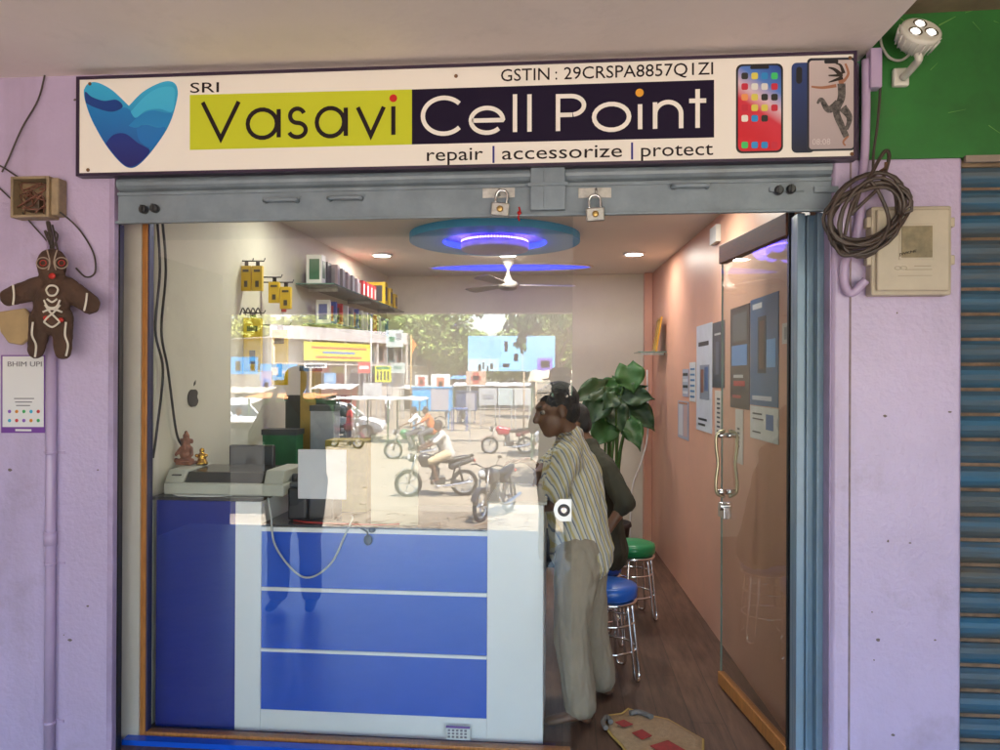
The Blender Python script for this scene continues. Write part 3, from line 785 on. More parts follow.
# drishti doll
DB = mat('brown_cloth_doll', (.075, .038, .026), .8, var=.25, vs=14, bump=.5, bs=60)
c = PY(51, 300, -.09)
dl = thing('hanging_doll', 'brown stuffed doll with white painted bones hanging below the junction box', 'doll', (c.x, -.09, PY(50, 360, -.09).z))
def D(u, v, y=-.09): return PY(u, v, y)
bm = B(); FB = ((0, 1, 0), .6)
limb(bm, D(52, 270), .060, D(52, 264), .066, flat=FB); limb(bm, D(52, 283), .045, D(52, 300), .072, flat=FB); limb(bm, D(52, 300), .078, D(51, 318), .074, flat=FB)
for s, e, w_ in (((38, 288), (9, 297), .04), ((66, 288), (90, 304), .044)):
    limb(bm, D(*s), .050, D(*e), w_, flat=FB)
limb(bm, D(41, 318), .05, D(36, 350), .038, flat=FB); limb(bm, D(62, 318), .05, D(63, 351), .038, flat=FB)
organic('doll_body', bm, DB, dl, w=True, voxel=.006, it=8, crease=.004, cscale=(25, 25, 25))
WP = mat('white_doll_paint', (.72, .66, .6), .6); RP = mat('red_doll_paint', (.45, .02, .015), .5)
def dstroke(pxs, r, m=WP, y=-.09, nm='painted_line'):
    bm = B(); pts = []
    for u, v in pxs: pts.append(PY(u, v, -.141 if nm == 'painted_line' else y))
    tube(bm, spline(pts, 5), r, 6); return bm
mk = [[(33, 322), (32, 335), (36, 345), (35, 357)], [(66, 322), (65, 335), (68, 345), (66, 356)], [(13, 285), (14, 295), (13, 305)], [(87, 293), (86, 302), (84, 311)],
      [(45, 305), (50, 312), (56, 318), (60, 322)], [(60, 305), (54, 312), (47, 318), (44, 322)], [(44, 300), (48, 307), (56, 307), (60, 300)], [(43, 312), (52, 309), (62, 312)],
      [(46, 290), (49, 286), (55, 286), (58, 290), (55, 295), (49, 295), (46, 290)], [(47, 299), (52, 302), (57, 299)], [(44, 322), (52, 327), (60, 322)]]
for q in mk: obj('bone_marking', tube(B(), spline([PY(u, v, -.134) for u, v in q], 5), .0042, 6), WP, dl, w=True)
for cu in (43, 61.5):
    obj('eye_marking', tube(B(), [PY(cu + 6.5 * math.cos(k * PI / 10), 263 + 5.5 * math.sin(k * PI / 10), -.128) for k in range(20)], .0026, 6, closed=True), mat('grey_doll_paint', (.35, .27, .22), .7), dl, w=True)
    obj('eye_marking', tube(B(), [PY(cu + 3.2 * math.cos(k * PI / 8), 263 + 2.8 * math.sin(k * PI / 8), -.130) for k in range(16)], .0018, 5, closed=True), RP, dl, w=True)
for u, v, r in ((52, 276, .012), (46, 318, .010), (61, 320, .010)): obj('red_marking', ball(B(), PY(u, v, -.130), (r * 1.3, .006, r), 8), RP, dl, w=True)
for q in ([(47, 250), (50, 262), (48, 270)], [(57, 250), (54, 262), (56, 270)]): obj('nose_marking', tube(B(), spline([PY(u, v, -.128) for u, v in q], 5), .003, 6), mat('grey_doll_paint', (.35, .27, .22), .7), dl, w=True)
bm = B(); tube(bm, spline([PY(48, 222, -.05), PY(51, 236, -.07), PY(52, 248, -.09)], 5), .009, 6)
for i in range(6): tube(bm, spline([PY(48 + random.uniform(-4, 6), 224 + random.uniform(0, 8), -.06), PY(46 + random.uniform(0, 12), 236, -.08), PY(48 + random.uniform(0, 10), 250, -.09)], 4), .004, 5)
obj('hanging_cord', bm, WIRE, dl, w=True)
# payment poster
def poster(name, lab, cat, pts, m, n=(0, -1, 0), group=None, th=.003, base=None):
    n = Vector(n); c = (pts[0] + pts[2]) / 2
    t = thing(name, lab, cat, c, group=group); bm = B(); prism(bm, [p + n * th for p in pts], -n * th * .8)
    obj('sheet', bm, m, t, w=True); return t
P4 = lambda u0, v0, u1, v1, y=0: [PY(u0, v1, y), PY(u1, v1, y), PY(u1, v0, y), PY(u0, v0, y)]
VIO = mat('violet_print', (.17, .05, .32), .5)
pp = poster('payment_poster', 'white payment poster with violet border stuck on the left wall below the doll', 'poster', P4(1, 355, 45, 433), mat('poster_white', (.74, .72, .76), .5))
def strip(par, u0, v0, u1, v1, m, y=-.0036, nm='print_bar', w=True):
    bm = B(); prism(bm, [q for q in P4(u0, v0, u1, v1, y)], (0, .0006, 0)); return obj(nm, bm, m, par, w=w)
strip(pp, 1, 427, 45, 433, VIO); strip(pp, 1, 355, 2.4, 427, VIO); strip(pp, 43.8, 355, 45, 427, VIO); strip(pp, 2.4, 355, 43.8, 356.3, VIO)
GI = mat('grey_print', (.22, .2, .24), .6)
text_in('BHIM UPI', PY(8, 366.5, -.003), PY(42, 366.5, -.003), .017, GI, pp, w=True)
for i, v in enumerate((398, 401.5, 405)): strip(pp, 14 + i, v, 34 - i * 2, v + 1.1, GI)
icc = [mat('icon_violet', (.25, .1, .5), .5), mat('icon_cyan', (.05, .4, .6), .5), mat('icon_orange', (.7, .25, .04), .5), mat('icon_red', (.6, .04, .05), .5), mat('icon_green', (.05, .4, .12), .5)]
for r_ in range(2):
    for c_ in range(5):
        q = PY(9.5 + c_ * 7.2, 411.5 + r_ * 9, -.0036); bm = B()
        lathe(bm, [(.0075, 0), (.0075, .0006), (.004, .0007)], q, 14, Matrix.Rotation(PI / 2, 3, 'X')); obj('icon', bm, icc[(c_ * 2 + r_) % 5], pp, w=True)
obj('footer_mark', bx(PY(16, 430, 0).x, PY(32, 430, 0).x, -.0044, -.0036, PY(16, 431, 0).z, PY(16, 429, 0).z), WHITE, pp, w=True)

# floodlight
c = PY(920, 33, -.16)
fl_ = thing('floodlight', 'round white three lamp floodlight on a bracket over the green wall', 'floodlight', PY(899, 80, 0))
Mh = (Matrix.Rotation(math.radians(-32), 3, 'X') @ Matrix.Rotation(math.radians(6), 3, 'Z')) @ Matrix.Rotation(PI / 2, 3, 'X')
FLW = mat('floodlight_white', (.66, .64, .6), .35, dirt=.2)
bm = B(); lathe(bm, [(.02, -.06), (.055, -.055), (.068, -.02), (.072, .0), (.072, .012), (.064, .016)], c, 28, Mh); hd = obj('lamp_head', bm, FLW, fl_, w=True)
bm = B()
for k in range(20):
    a = 2 * PI * k / 20; q = Mh @ Vector((.066 * math.cos(a), .066 * math.sin(a), -.05)); q2 = Mh @ Vector((.076 * math.cos(a), .076 * math.sin(a), -.0)); tube(bm, [c + q, c + q2], .003, 4)
obj('cooling_fin', bm, FLW, hd)
for k in range(3):
    a = 2 * PI * k / 3 + PI / 2; o_ = c + Mh @ Vector((.033 * math.cos(a), .033 * math.sin(a), .014)); bm = B()
    lathe(bm, [(.025, 0), (.025, .004), (.016, .001), (.008, .0005)], o_, 18, Mh); lr = obj('reflector', bm, CHROME, hd)
    bm = B(); lathe(bm, [(.015, .0015), (.013, .006), (.005, .009)], o_, 14, Mh)
    obj('lamp', bm, mat('lit_lamp', (1, .96, .88), .3, emit=.9), lr)
bm = B(); q0 = PY(912, 58, -.15); q1 = PY(902, 82, -.02)
tube(bm, spline([c + Mh @ Vector((0, -.02, -.05)), PY(919, 58, -.15), PY(914, 66, -.1), PY(903, 78, -.03)], 5), [.014] * 16, 10)
obj('arm', bm, FLW, fl_, w=True)
q = PY(899, 79, 0); obj('base_plate', bx(q.x - .03, q.x + .03, -.025, .002, q.z - .035, q.z + .035), FLW, fl_, w=True, bevel=.008)
wire('cable', 'white looping cable from the floodlight to the canopy corner', [(880, 32, -.01), (882, 46, -.01), (890, 58, -.02), (902, 60, -.06), (914, 50, -.12)], .005, FLW)

# meter box
q0 = PY(865, 297, 0); q1 = PY(944, 209, 0)
MB_ = mat('aged_cream_plastic', (.50, .43, .34), .45, var=.08, vs=8, dirt=.35, bump=.05)
mb = thing('meter_box', 'cream electric meter box with small window on the lilac pillar', 'meter box', ((q0.x + q1.x) / 2, 0, q0.z))
obj('case', bx(q0.x, q1.x, -.06, .002, q0.z, q1.z), MB_, mb, w=True, bevel=.008)
lid = obj('lid', bx(q0.x + .014, q1.x - .014, -.078, -.06, q0.z + .014, q1.z - .014), MB_, mb, w=True, bevel=.007)
a = PY(892, 261, 0); c_ = PY(922, 230, 0)
bm = B(); box(bm, a.x - .008, c_.x + .008, -.081, -.078, a.z - .008, c_.z + .008); obj('window_rim', bm, MB_, mb, w=True, bevel=.002)
wn = obj('window', bx(a.x, c_.x, -.083, -.081, a.z, c_.z), mat('brown_meter_window', (.24, .19, .11), .5, var=.3, vs=18), mb, w=True)
text_in('JWKNE', PY(899, 256, -.084), PY(917, 252, -.084), .008, mat('scratch_ink', (.05, .04, .03), .7), mb, w=True)
EM = mat('embossed_mark', (.33, .28, .22), .6)
for (u0, v0, u1, v1) in ((905, 268.5, 921, 269.5), (896, 272, 922, 273), (889, 278, 922, 278.8)):
    a = PY(u0, v1, 0); c_ = PY(u1, v0, 0); obj('embossed_line', bx(a.x, c_.x, -.0792, -.078, a.z, c_.z), EM, mb, w=True)
a = PY(889, 271, 0); bm = B()
for du in (0, 5):
    tube(bm, [(a.x + du * .004 + .012 * math.cos(k * PI / 8), -.0785, a.z + .006 * math.sin(k * PI / 8)) for k in range(16)], .0012, 5, closed=True)
obj('embossed_emblem', bm, EM, mb, w=True)
for v in (225, 262):
    a = PY(944, v, 0); obj('latch', bx(a.x - .012, a.x + .014, -.055, -.02, a.z - .018, a.z + .018), MB_, mb, w=True, bevel=.004)
    a = PY(865, v, 0); obj('hinge', bx(a.x - .014, a.x + .008, -.055, -.02, a.z - .02, a.z + .02), MB_, mb, w=True, bevel=.004)
# conduit right
bm = B(); tube(bm, spline([PY(866, 60, -.02), PY(865, 150, -.02), PY(857, 235, -.02), PY(845, 262, -.02), PY(845, 285, -.02), PY(852, 293, -.03), PY(862, 284, -.04), PY(866, 280, -.045)], 6), .016, 12)
tag(obj('conduit_pipe', bm, PIPE), 'lilac flexible conduit running down from the canopy into the meter box', 'pipe')
obj_ = None
bm = B(); q = PY(869, 62, 0); box(bm, q.x - .012, q.x + .03, -.05, -.0, PY(869, 92, 0).z, PY(869, 53, 0).z)
tag(obj('conduit_trunking', bm, PIPE, bevel=.004), 'short lilac trunking beside the right end of the signboard', 'trunking')
wire('cable', 'dark cable running from the canopy corner down to the coiled wire bundle', [(872, 62, -.03), (880, 78, -.03), (878, 120, -.035), (874, 150, -.04), (873, 170, -.05)], .005, WIRE)
# wire coil
random.seed(11)
bm = B(); cc_ = PY(867, 214, -.11); pts = []
turns = 9
for k in range(turns * 22):
    a = 2 * PI * k / 22; j = k // 22
    rx = .128 + .020 * math.sin(j * 2.4) + .006 * math.sin(a * 3 + j); rz = .122 + .024 * math.cos(j * 1.7) + .006 * math.cos(a * 2 + j * 3)
    ox = .018 * math.sin(j * 3.1); oz = .018 * math.cos(j * 2.3)
    sk = .35
    x = rx * math.cos(a); zz = rz * math.sin(a)
    pts.append(cc_ + Vector((ox + x + zz * sk * .5, .028 * math.sin(j * 1.9 + a * .5), oz + zz + x * .12)))
tube(bm, pts, .0068, 8)
tube(bm, spline([PY(845, 235, -.13), PY(852, 205, -.14), PY(868, 180, -.13), PY(884, 152, -.09), PY(889, 158, -.09), PY(880, 185, -.12), PY(866, 200, -.13), PY(850, 215, -.13)], 7), .0068, 8)
tube(bm, spline([PY(833, 240, -.12), PY(842, 255, -.13), PY(862, 252, -.14), PY(882, 240, -.14), PY(888, 215, -.13), PY(868, 180, -.13), PY(852, 215, -.13)], 7), .0068, 8)
tube(bm, spline([PY(826, 214, -.12), PY(836, 206, -.13), PY(850, 196, -.13), PY(872, 186, -.12), PY(888, 180, -.1)], 6), .0068, 8)
cl_ = thing('wire_coil', 'coiled bundle of brown electric cable hanging beside the meter box', 'cable coil', cc_)
obj('cable_bundle', bm, mat('brown_cable', (.065, .045, .038), .42, var=.2, vs=20), cl_, w=True)
q = PY(870, 178, 0); obj('hook', tube(B(), [(q.x, .0, q.z), (q.x, -.14, q.z), (q.x, -.145, q.z + .02)], .006, 6), mat('rusty_hook', (.15, .08, .05), .7, .5), cl_, w=True)

def PL(u, v, off=0.0):
    r = CM @ Vector(((u - 500) / FPX, (375 - v) / FPX, -1)); k = (-1.885 + .03 * CAM.y + off) / (r.x - .03 * r.y); return CAM + r * k
def PR(u, v, off=0.0):
    r = CM @ Vector(((u - 500) / FPX, (375 - v) / FPX, -1)); k = (1.02 - .042 * CAM.y - off) / (r.x + .042 * r.y); return CAM + r * k
# ================================================================ INSIDE THE SHOP
GLOWB = lambda n, c, e: mat(n, c, .4, emit=e)
def ceil_thing(): pass
# round false ceiling rosette
RC = Vector((-.49, 2.28, 0))
ro = thing('ceiling_rosette', 'round blue ceiling rosette with violet lit drum in the middle', 'ceiling rosette', (RC.x, RC.y, ZC))
n = 56; bm = B()
def ring(bm, r0, r1, za, zb, cx=RC.x, cy=RC.y, n=56, sx=1.0):
    V = [[bm.verts.new((cx + sx * r * math.cos(2 * PI * k / n), cy + r * math.sin(2 * PI * k / n), z)) for k in range(n)] for r, z in ((r0, zb), (r0, za), (r1, za), (r1, zb))]
    for a, b_ in zip(V, V[1:]):
        for k in range(n): bm.faces.new((a[k], b_[k], b_[(k + 1) % n], a[(k + 1) % n]))
    return bm
obj('outer_ring', ring(B(), .37, .60, ZC - .05, ZC - .001), mat('teal_blue_paint', (.05, .30, .55), .5), ro, w=True)
obj('inner_disc', lathe(B(), [(0.0, ZC - .006), (.369, ZC - .006), (.369, ZC - .001)], RC, 48), mat('lilac_white_paint', (.55, .45, .62), .6), ro, w=True)
dr = obj('drum', lathe(B(), [(0.0, ZC - .105), (.235, ZC - .105), (.24, ZC - .098), (.24, ZC - .055), (.22, ZC - .055)], RC, 48), mat('drum_grey_violet', (.28, .25, .36), .6), ro, w=True)
bm = B()
for k in range(72):
    a = 2 * PI * k / 72; box(bm, RC.x + .232 * math.cos(a) - .006, RC.x + .232 * math.cos(a) + .006, RC.y + .232 * math.sin(a) - .006, RC.y + .232 * math.sin(a) + .006, ZC - .054, ZC - .042)
obj('led_strip', bm, mat('blue_violet_led', (.10, .06, 1.0), .4, emit=2.2), ro, w=True)
def lamp(kind, name, loc, power, col, size=.1, rot=None, spot=None):
    d = bpy.data.lights.new(name, kind); d.energy = power; d.color = col
    if kind == 'AREA': d.shape = 'DISK'; d.size = size
    if kind == 'POINT': d.shadow_soft_size = size
    if kind == 'SPOT': d.spot_size = math.radians(spot); d.spot_blend = .6; d.shadow_soft_size = size
    o = bpy.data.objects.new(name, d); COL.objects.link(o); o.location = loc
    if rot: o.rotation_euler = rot
    return o
LAMPK = 0.155
lights = []
for k in range(14):
    a = 2 * PI * k / 14
    lights.append(('POINT', (RC.x + .29 * math.cos(a), RC.y + .29 * math.sin(a), ZC - .07), .22, (.16, .1, 1), .05))
# long blue slot
sl = thing('ceiling_slot', 'long blue lit slot in the shop ceiling behind the round rosette', 'ceiling light', (-.49, 3.78, ZC))
obj('slot_panel', lathe(B(), [(0, -.004), (1, -.004), (1, -.001)], (0, 0, 0), 40, Matrix.Diagonal((.73, .23, 1))), mat('slot_blue', (.02, .03, .35), .4, emit=.28), sl)
obj('slot_rim', tube(B(), [(.74 * math.cos(2 * PI * k / 40), .24 * math.sin(2 * PI * k / 40), -.004) for k in range(40)], .012, 6, closed=True), CEILW, sl)
# downlights
dlp = []
def downlight(x, y, lab):
    t = thing('downlight', lab, 'ceiling light', (x, y, ZC - .003), group='round white downlights in the shop ceiling')
    obj('trim_ring', lathe(B(), [(.075, .002), (.09, .001), (.088, -.006), (.07, -.01)], n=28), WHITE, t)
    obj('lens', lathe(B(), [(0.0, -.0105), (.069, -.0105), (.07, -.004)], n=28), mat('lit_lens', (1, .97, .9), .4, emit=1.6), t)
    lights.append(('AREA', (x, y, ZC - .02), 4.6, (1, .93, .82), .13))
downlight(-1.49, 3.04, 'round lit downlight nearest the left wall behind the rosette')
downlight(-.46, 3.09, 'round lit downlight in the middle between rosette and blue slot')
downlight(.56, 3.10, 'round lit downlight nearest the peach wall')
for x, y in ((-1.5, 1.35), (-.46, .95), (.62, 1.3)):
    lights.append(('AREA', (x + (.12 if x < -1 else 0), y, ZC - .02), 3.4 if x < -1 else 4.4, (.97, 1, .86), .13))
    t = thing('downlight', {-1.5: 'downlight above the left wall packs hidden behind the shutter rail', -.46: 'downlight over the counter hidden behind the shutter rail', .62: 'downlight over the standing customer hidden behind the shutter rail'}[x], 'ceiling light', (x, y, ZC - .003), group='round white downlights in the shop ceiling')
    obj('lens', lathe(B(), [(0.0, -.0105), (.069, -.0105), (.07, -.0)], n=28), mat('lit_lens', (1, .97, .9), .4, emit=1.6), t)
# ceiling fan
fc = PY(508, 285, 3.35)
fan = thing('ceiling_fan', 'white ceiling fan at rest hanging under the blue slot', 'ceiling fan', (fc.x, 3.35, fc.z))
obj('down_rod', lathe(B(), [(.05, ZC - fc.z - .04), (.012, ZC - fc.z - .07), (.012, .05)], n=12), WHITE, fan)
obj('canopy_cap', lathe(B(), [(.012, ZC - fc.z - .09), (.05, ZC - fc.z - .03), (.055, ZC - fc.z - .001)], n=18), WHITE, fan)
obj('motor', lathe(B(), [(0, -.045), (.05, -.045), (.08, -.03), (.088, -.005), (.08, .022), (.04, .04), (.022, .08), (.012, .11)], n=28), mat('fan_cream', (.3, .28, .25), .35), fan)
for k in range(3):
    a = math.radians(12 + 120 * k); R_ = Matrix.Rotation(a, 3, 'Z') @ Matrix.Rotation(math.radians(12), 3, 'X'); bm = B()
    prism(bm, [R_ @ Vector(q) for q in ((.10, -.02, 0), (.2, -.05, 0), (.55, -.065, 0), (.58, -.04, 0), (.58, .04, 0), (.55, .06, 0), (.2, .045, 0), (.1, .02, 0))], (0, 0, .004)); obj('blade', bm, mat('fan_blade_grey', (.32, .29, .27), .4), fan)

# counter ---------------------------------------------------------
yc = .262
ct = thing('counter', 'blue and white shop counter with stacked blue panels behind the glass', 'counter', (-.9, .5, 0))
W_ = True
obj('side_cabinet', bx(-1.84, -1.467, yc, .8, .01, 1.035), NAVY, ct, w=W_, bevel=.002)
obj('white_post', bx(-1.466, -1.347, yc - .006, .8, .01, 1.036), LAMW, ct, w=W_, bevel=.002)
zs = [(.108, .368), (.382, .640), (.656, .905)]
for a, c_ in zs: obj('blue_panel', bx(-1.346, -.330, yc, yc + .02, a, c_), BLUE, ct, w=W_, bevel=.001)
for a, c_ in ((.368, .382), (.640, .656), (.905, .925)):
    obj('white_strip', bx(-1.346, -.330, yc - .008, yc + .02, a, c_), LAMW, ct, w=W_, bevel=.001)
obj('kick_board', bx(-1.346, -.330, yc - .003, yc + .02, .01, .108), LAMW, ct, w=W_)
obj('end_panel', bx(-.329, -.084, yc - .006, .8, .01, 1.045), LAMW, ct, w=W_, bevel=.002)
obj('carcass', bx(-1.345, -.33, yc + .021, .8, .01, .92), LAMW, ct, w=W_)
obj('counter_top', bx(-1.86, -1.347, yc - .01, .82, 1.037, 1.052), mat('dark_granite', (.03, .03, .032), .15, var=.4, vs=60), ct, w=W_, bevel=.002)
obj('low_top', bx(-1.346, -.330, yc + .0, .82, .926, .938), mat('dark_granite_low', (.05, .05, .055), .15, var=.4, vs=60), ct, w=W_)
obj('stone_top', bx(-.33, -.07, yc - .01, .82, 1.046, 1.058), mat('cream_counter_top', (.4, .38, .34), .2), ct, w=W_)
# printer
y0 = .30
def CP(u, v, y=y0): return PY(u, v, y)
a = CP(163, 497); c_ = CP(284, 471); zt_ = 1.053
PRC = mat('printer_cream', (.50, .50, .43), .45, dirt=.15)
pr_ = thing('printer', 'cream dot matrix printer on the left end of the counter', 'printer', ((a.x + c_.x) / 2, .46, zt_))
X0, X1 = a.x, c_.x
bm = B(); prism(bm, [(X0, y0, zt_), (X1, y0, zt_), (X1, y0, zt_ + .055), (X0, y0, zt_ + .055)], (0, .32, 0)); obj('printer_body', bm, PRC, pr_, w=True, bevel=.008)
bm = B(); prism(bm, [(X1 - .10, y0 + .01, zt_ + .055), (X1 - .10, y0 + .04, zt_ + .115), (X1 - .10, y0 + .30, zt_ + .115), (X1 - .10, y0 + .30, zt_ + .055)], (.09, 0, 0)); prism(bm, [(X0 + .0, y0 + .01, zt_ + .055), (X0, y0 + .05, zt_ + .11), (X0, y0 + .30, zt_ + .115), (X0, y0 + .30, zt_ + .055)], (.09, 0, 0)); obj('end_housing', bm, PRC, pr_, w=True, bevel=.006)
bm = B(); prism(bm, [(X0 + .09, y0 + .02, zt_ + .056), (X0 + .09, y0 + .06, zt_ + .10), (X0 + .09, y0 + .28, zt_ + .11), (X0 + .09, y0 + .28, zt_ + .056)], (X1 - X0 - .19, 0, 0)); obj('smoked_cover', bm, mat('smoked_plastic', (.04, .04, .035), .2), pr_, w=True, bevel=.004)
bm = B(); lathe(bm, [(.022, 0), (.022, .02), (.018, .024)], (X1, y0 + .12, zt_ + .07), 16, Matrix.Rotation(PI / 2, 3, 'Y')); obj('paper_knob', bm, DARK, pr_, w=True)
obj('button_panel', bx(X0 + .03, X0 + .07, y0 + .02, y0 + .05, zt_ + .085, zt_ + .09), DARK, pr_, w=True)
bm = B(); pts = [(a.x + .0, .262, 1.0535), (a.x + .16, .258, 1.0535), (a.x + .34, .30, 1.0535), (a.x + .33, .27, 1.0535)]
prism(bm, [(a.x + .10, .254, 1.054), (a.x + .26, .254, 1.054), (a.x + .33, .296, 1.054), (a.x + .05, .296, 1.054)], (0, 0, .002)); tag(obj('paper_sheet', bm, PAPER), 'white paper sheet lying in front of the cream printer', 'paper')
# monitor (back) + dark box
q = PY(252, 458, .62)
mo = thing('monitor', 'small dark monitor behind the cream printer', 'monitor', (q.x, .62, 1.053))
obj('screen_housing', bx(q.x - .115, q.x + .115, .61, .64, q.z - .06, q.z + .065), BLACK, mo, w=True, bevel=.008)
obj('stand', bx(q.x - .03, q.x + .03, .61, .7, 1.053, q.z), BLACK, mo, w=True)
# statue
RED = mat('terracotta', (.27, .10, .06), .6, var=.3, vs=30, bump=.4, bs=60)
q = Vector((-1.825, .5, 1.240)); bm = B()
for dz, r, h_ in ((-.055, .040, .016), (-.02, .033, .030), (.012, .026, .018), (.042, .024, .022), (.068, .017, .012), (.082, .010, .012)): ball(bm, (q.x, .5, q.z + dz), (r, r * .8, h_), 8)
for s_ in (-1, 1): limb(bm, (q.x + s_ * .026, .5, q.z + .008), .009, (q.x + s_ * .040, .48, q.z - .022), .008); ball(bm, (q.x + s_ * .027, .5, q.z + .042), (.011, .006, .014), 6); limb(bm, (q.x + s_ * .04, .48, q.z - .05), .012, (q.x, .468, q.z - .056), .010)
limb(bm, (q.x, .478, q.z + .036), .008, (q.x + .012, .468, q.z + .004), .006)
st = thing('idol', 'small terracotta idol standing on the left rear of the printer', 'idol', (q.x, .5, 1.168))
organic('figure', bm, RED, st, w=True, voxel=.004, it=2); obj('pedestal', bx(q.x - .038, q.x + .038, .465, .54, 1.168, q.z - .055), RED, st, w=True, bevel=.005)
q = Vector((-1.755, .52, 1.205)); GOLD = mat('gold_paint', (.65, .36, .05), .25, .9); bm = B(); ball(bm, (q.x, .52, q.z), (.022, .018, .022), 8); ball(bm, (q.x, .52, q.z + .03), (.013, .012, .014), 8)
for s in (-1, 1): ball(bm, (q.x + s * .022, .515, q.z + .006), (.012, .01, .01), 6)
lathe(bm, [(.026, 0), (.03, .008), (.018, .03)], (q.x, .52, 1.166), 14)
g_ = organic('gold_figurine', bm, GOLD, voxel=.003, it=1); tag(g_, 'tiny golden figurine beside the terracotta idol', 'figurine')
# card machine / dark desk phone
q = PY(308, 500, .36)
dm = thing('card_printer', 'black receipt printer with raised lid in the middle of the counter', 'receipt printer', (q.x, .4, .938))
zb_ = .939
obj('printer_base', bx(q.x - .09, q.x + .0, .34, .48, zb_, zb_ + .15), BLACK, dm, w=True, bevel=.012)
obj('side_body', bx(q.x + .002, q.x + .12, .36, .5, zb_, zb_ + .11), DARK, dm, w=True, bevel=.01)
obj('lid', bx(q.x - .08, q.x + .005, .335, .36, zb_ + .15, zb_ + .175), DARK, dm, w=True, bevel=.006)
obj('paper_roll', tube(B(), [(q.x + .02, .43, zb_ + .13), (q.x + .10, .43, zb_ + .13)], .025, 16), BLACK, dm, w=True)
# upright sheets
def board(u0, v0, u1, v1, y, m, name, lab, cat, lean=.04, z0=None):
    a = PY(u0, v1, y); c_ = PY(u1, v0, y + lean); zb0 = a.z if z0 is None else z0
    bm = B(); prism(bm, [(a.x, y, zb0), (PY(u1, v1, y).x, y, zb0), (c_.x, y + lean, c_.z), (PY(u0, v0, y + lean).x, y + lean, c_.z)], (0, .006, 0))
    return tag(obj(name, bm, m), lab, cat)
board(298, 450, 346, 492, .31, mat('bright_sheet', (.76, .76, .82), .7), 'paper_sheet', 'plain white sheet leaning upright on the black receipt printer', 'paper', z0=1.045)
board(371, 435, 418, 510, .29, mat('cream_card', (.55, .52, .40), .6), 'card_board', 'pale cream card standing on the counter right of the white sheet', 'card', z0=.939)
tag(obj('carton', bx(PY(326, 480, .6).x, PY(368, 480, .6).x, .58, .72, .939, PY(340, 440, .6).z), mat('yellow_carton', (.42, .30, .05), .6, var=.3), bevel=.003), 'yellowish carton behind the white sheet on the counter', 'carton')
tag(obj('carton', bx(PY(350, 480, .8).x, PY(385, 480, .8).x, .76, .82, .939, PY(340, 437, .8).z), mat('brown_carton', (.25, .16, .10), .8, var=.3), bevel=.003), 'brown carton standing behind the cream card', 'carton')
# cables on counter
bm = B(); tube(bm, spline([PY(268, 498, .3), PY(271, 515, .252), PY(275, 545, .245), (PY(295, 572, .245)), PY(312, 577, .245), PY(332, 562, .245), PY(345, 535, .245), PY(352, 520, .27), PY(352, 516, .3)], 8), .0045, 8)
tag(obj('cable', bm, mat('grey_white_cable', (.55, .55, .53), .4)), 'pale grey cable hanging in a loop over the blue counter front', 'cable')
bm = B(); tube(bm, spline([(PY(292, 520, .3).x, .32, .944), (PY(310, 528, .3).x, .285, .943), (PY(345, 530, .27).x, .27, .943), (PY(380, 530, .27).x, .268, .943), (PY(402, 528, .27).x, .30, .943)], 8), .004, 8)
tag(obj('cable', bm, mat('red_cable', (.4, .02, .02), .4)), 'thin red cable lying along the low counter edge', 'cable')
bm = B(); tube(bm, spline([(PY(300, 520, .3).x, .34, .944), (PY(330, 528, .3).x, .31, .943), (PY(350, 528, .3).x, .275, .943), PY(366, 531, .25), PY(367, 536, .248)], 8), .0042, 8); ball(bm, PY(368, 540, .247), (.02, .014, .024), 8); ball(bm, PY(372, 530, .247), (.016, .012, .012), 8)
tag(obj('cable', bm, BLACK), 'black cable with a plug dangling over the blue counter edge', 'cable')
for j in range(2):
    bm = B(); o_ = j * .02
    tube(bm, spline([PL(157 + j * 5, 216, .02), PL(160 + j * 6, 270, .02), PL(155.5 + j * 6, 330, .02), PL(163 + j * 5, 370, .02), PL(157 + j * 19, 430, .02), PL(153 + j * 29, 458 - j * 12, .02)], 8), .006, 7)
    tag(obj('cable', bm, BLACK), ['black cable hanging straight down the left wall into the counter corner', 'black cable hanging down the left wall behind the terracotta idol'][j], 'cable')
# sticker card at bottom of glass
q = PY(458, 733, .222); bm = B(); hw, hh = .052, .030
cs = thing('price_card', 'small white calendar card with violet edge at the foot of the counter', 'card', (q.x, .23, .033))
prism(bm, [(q.x - hw, .222, q.z - hh), (q.x + hw, .222, q.z - hh), (q.x + hw, .226, q.z + hh), (q.x - hw, .226, q.z + hh)], (0, .004, 0)); obj('card', bm, WHITE, cs, w=True)
obj('edge_bar', bx(q.x - hw, q.x + hw, .217, .2215, q.z + hh - .008, q.z + hh), VIO, cs, w=True)
for r_ in range(3):
    for c__ in range(5): obj('printed_number', bx(q.x - .044 + c__ * .018, q.x - .034 + c__ * .018, .2175, .2215, q.z - .02 + r_ * .014, q.z - .013 + r_ * .014), GI, cs, w=True)
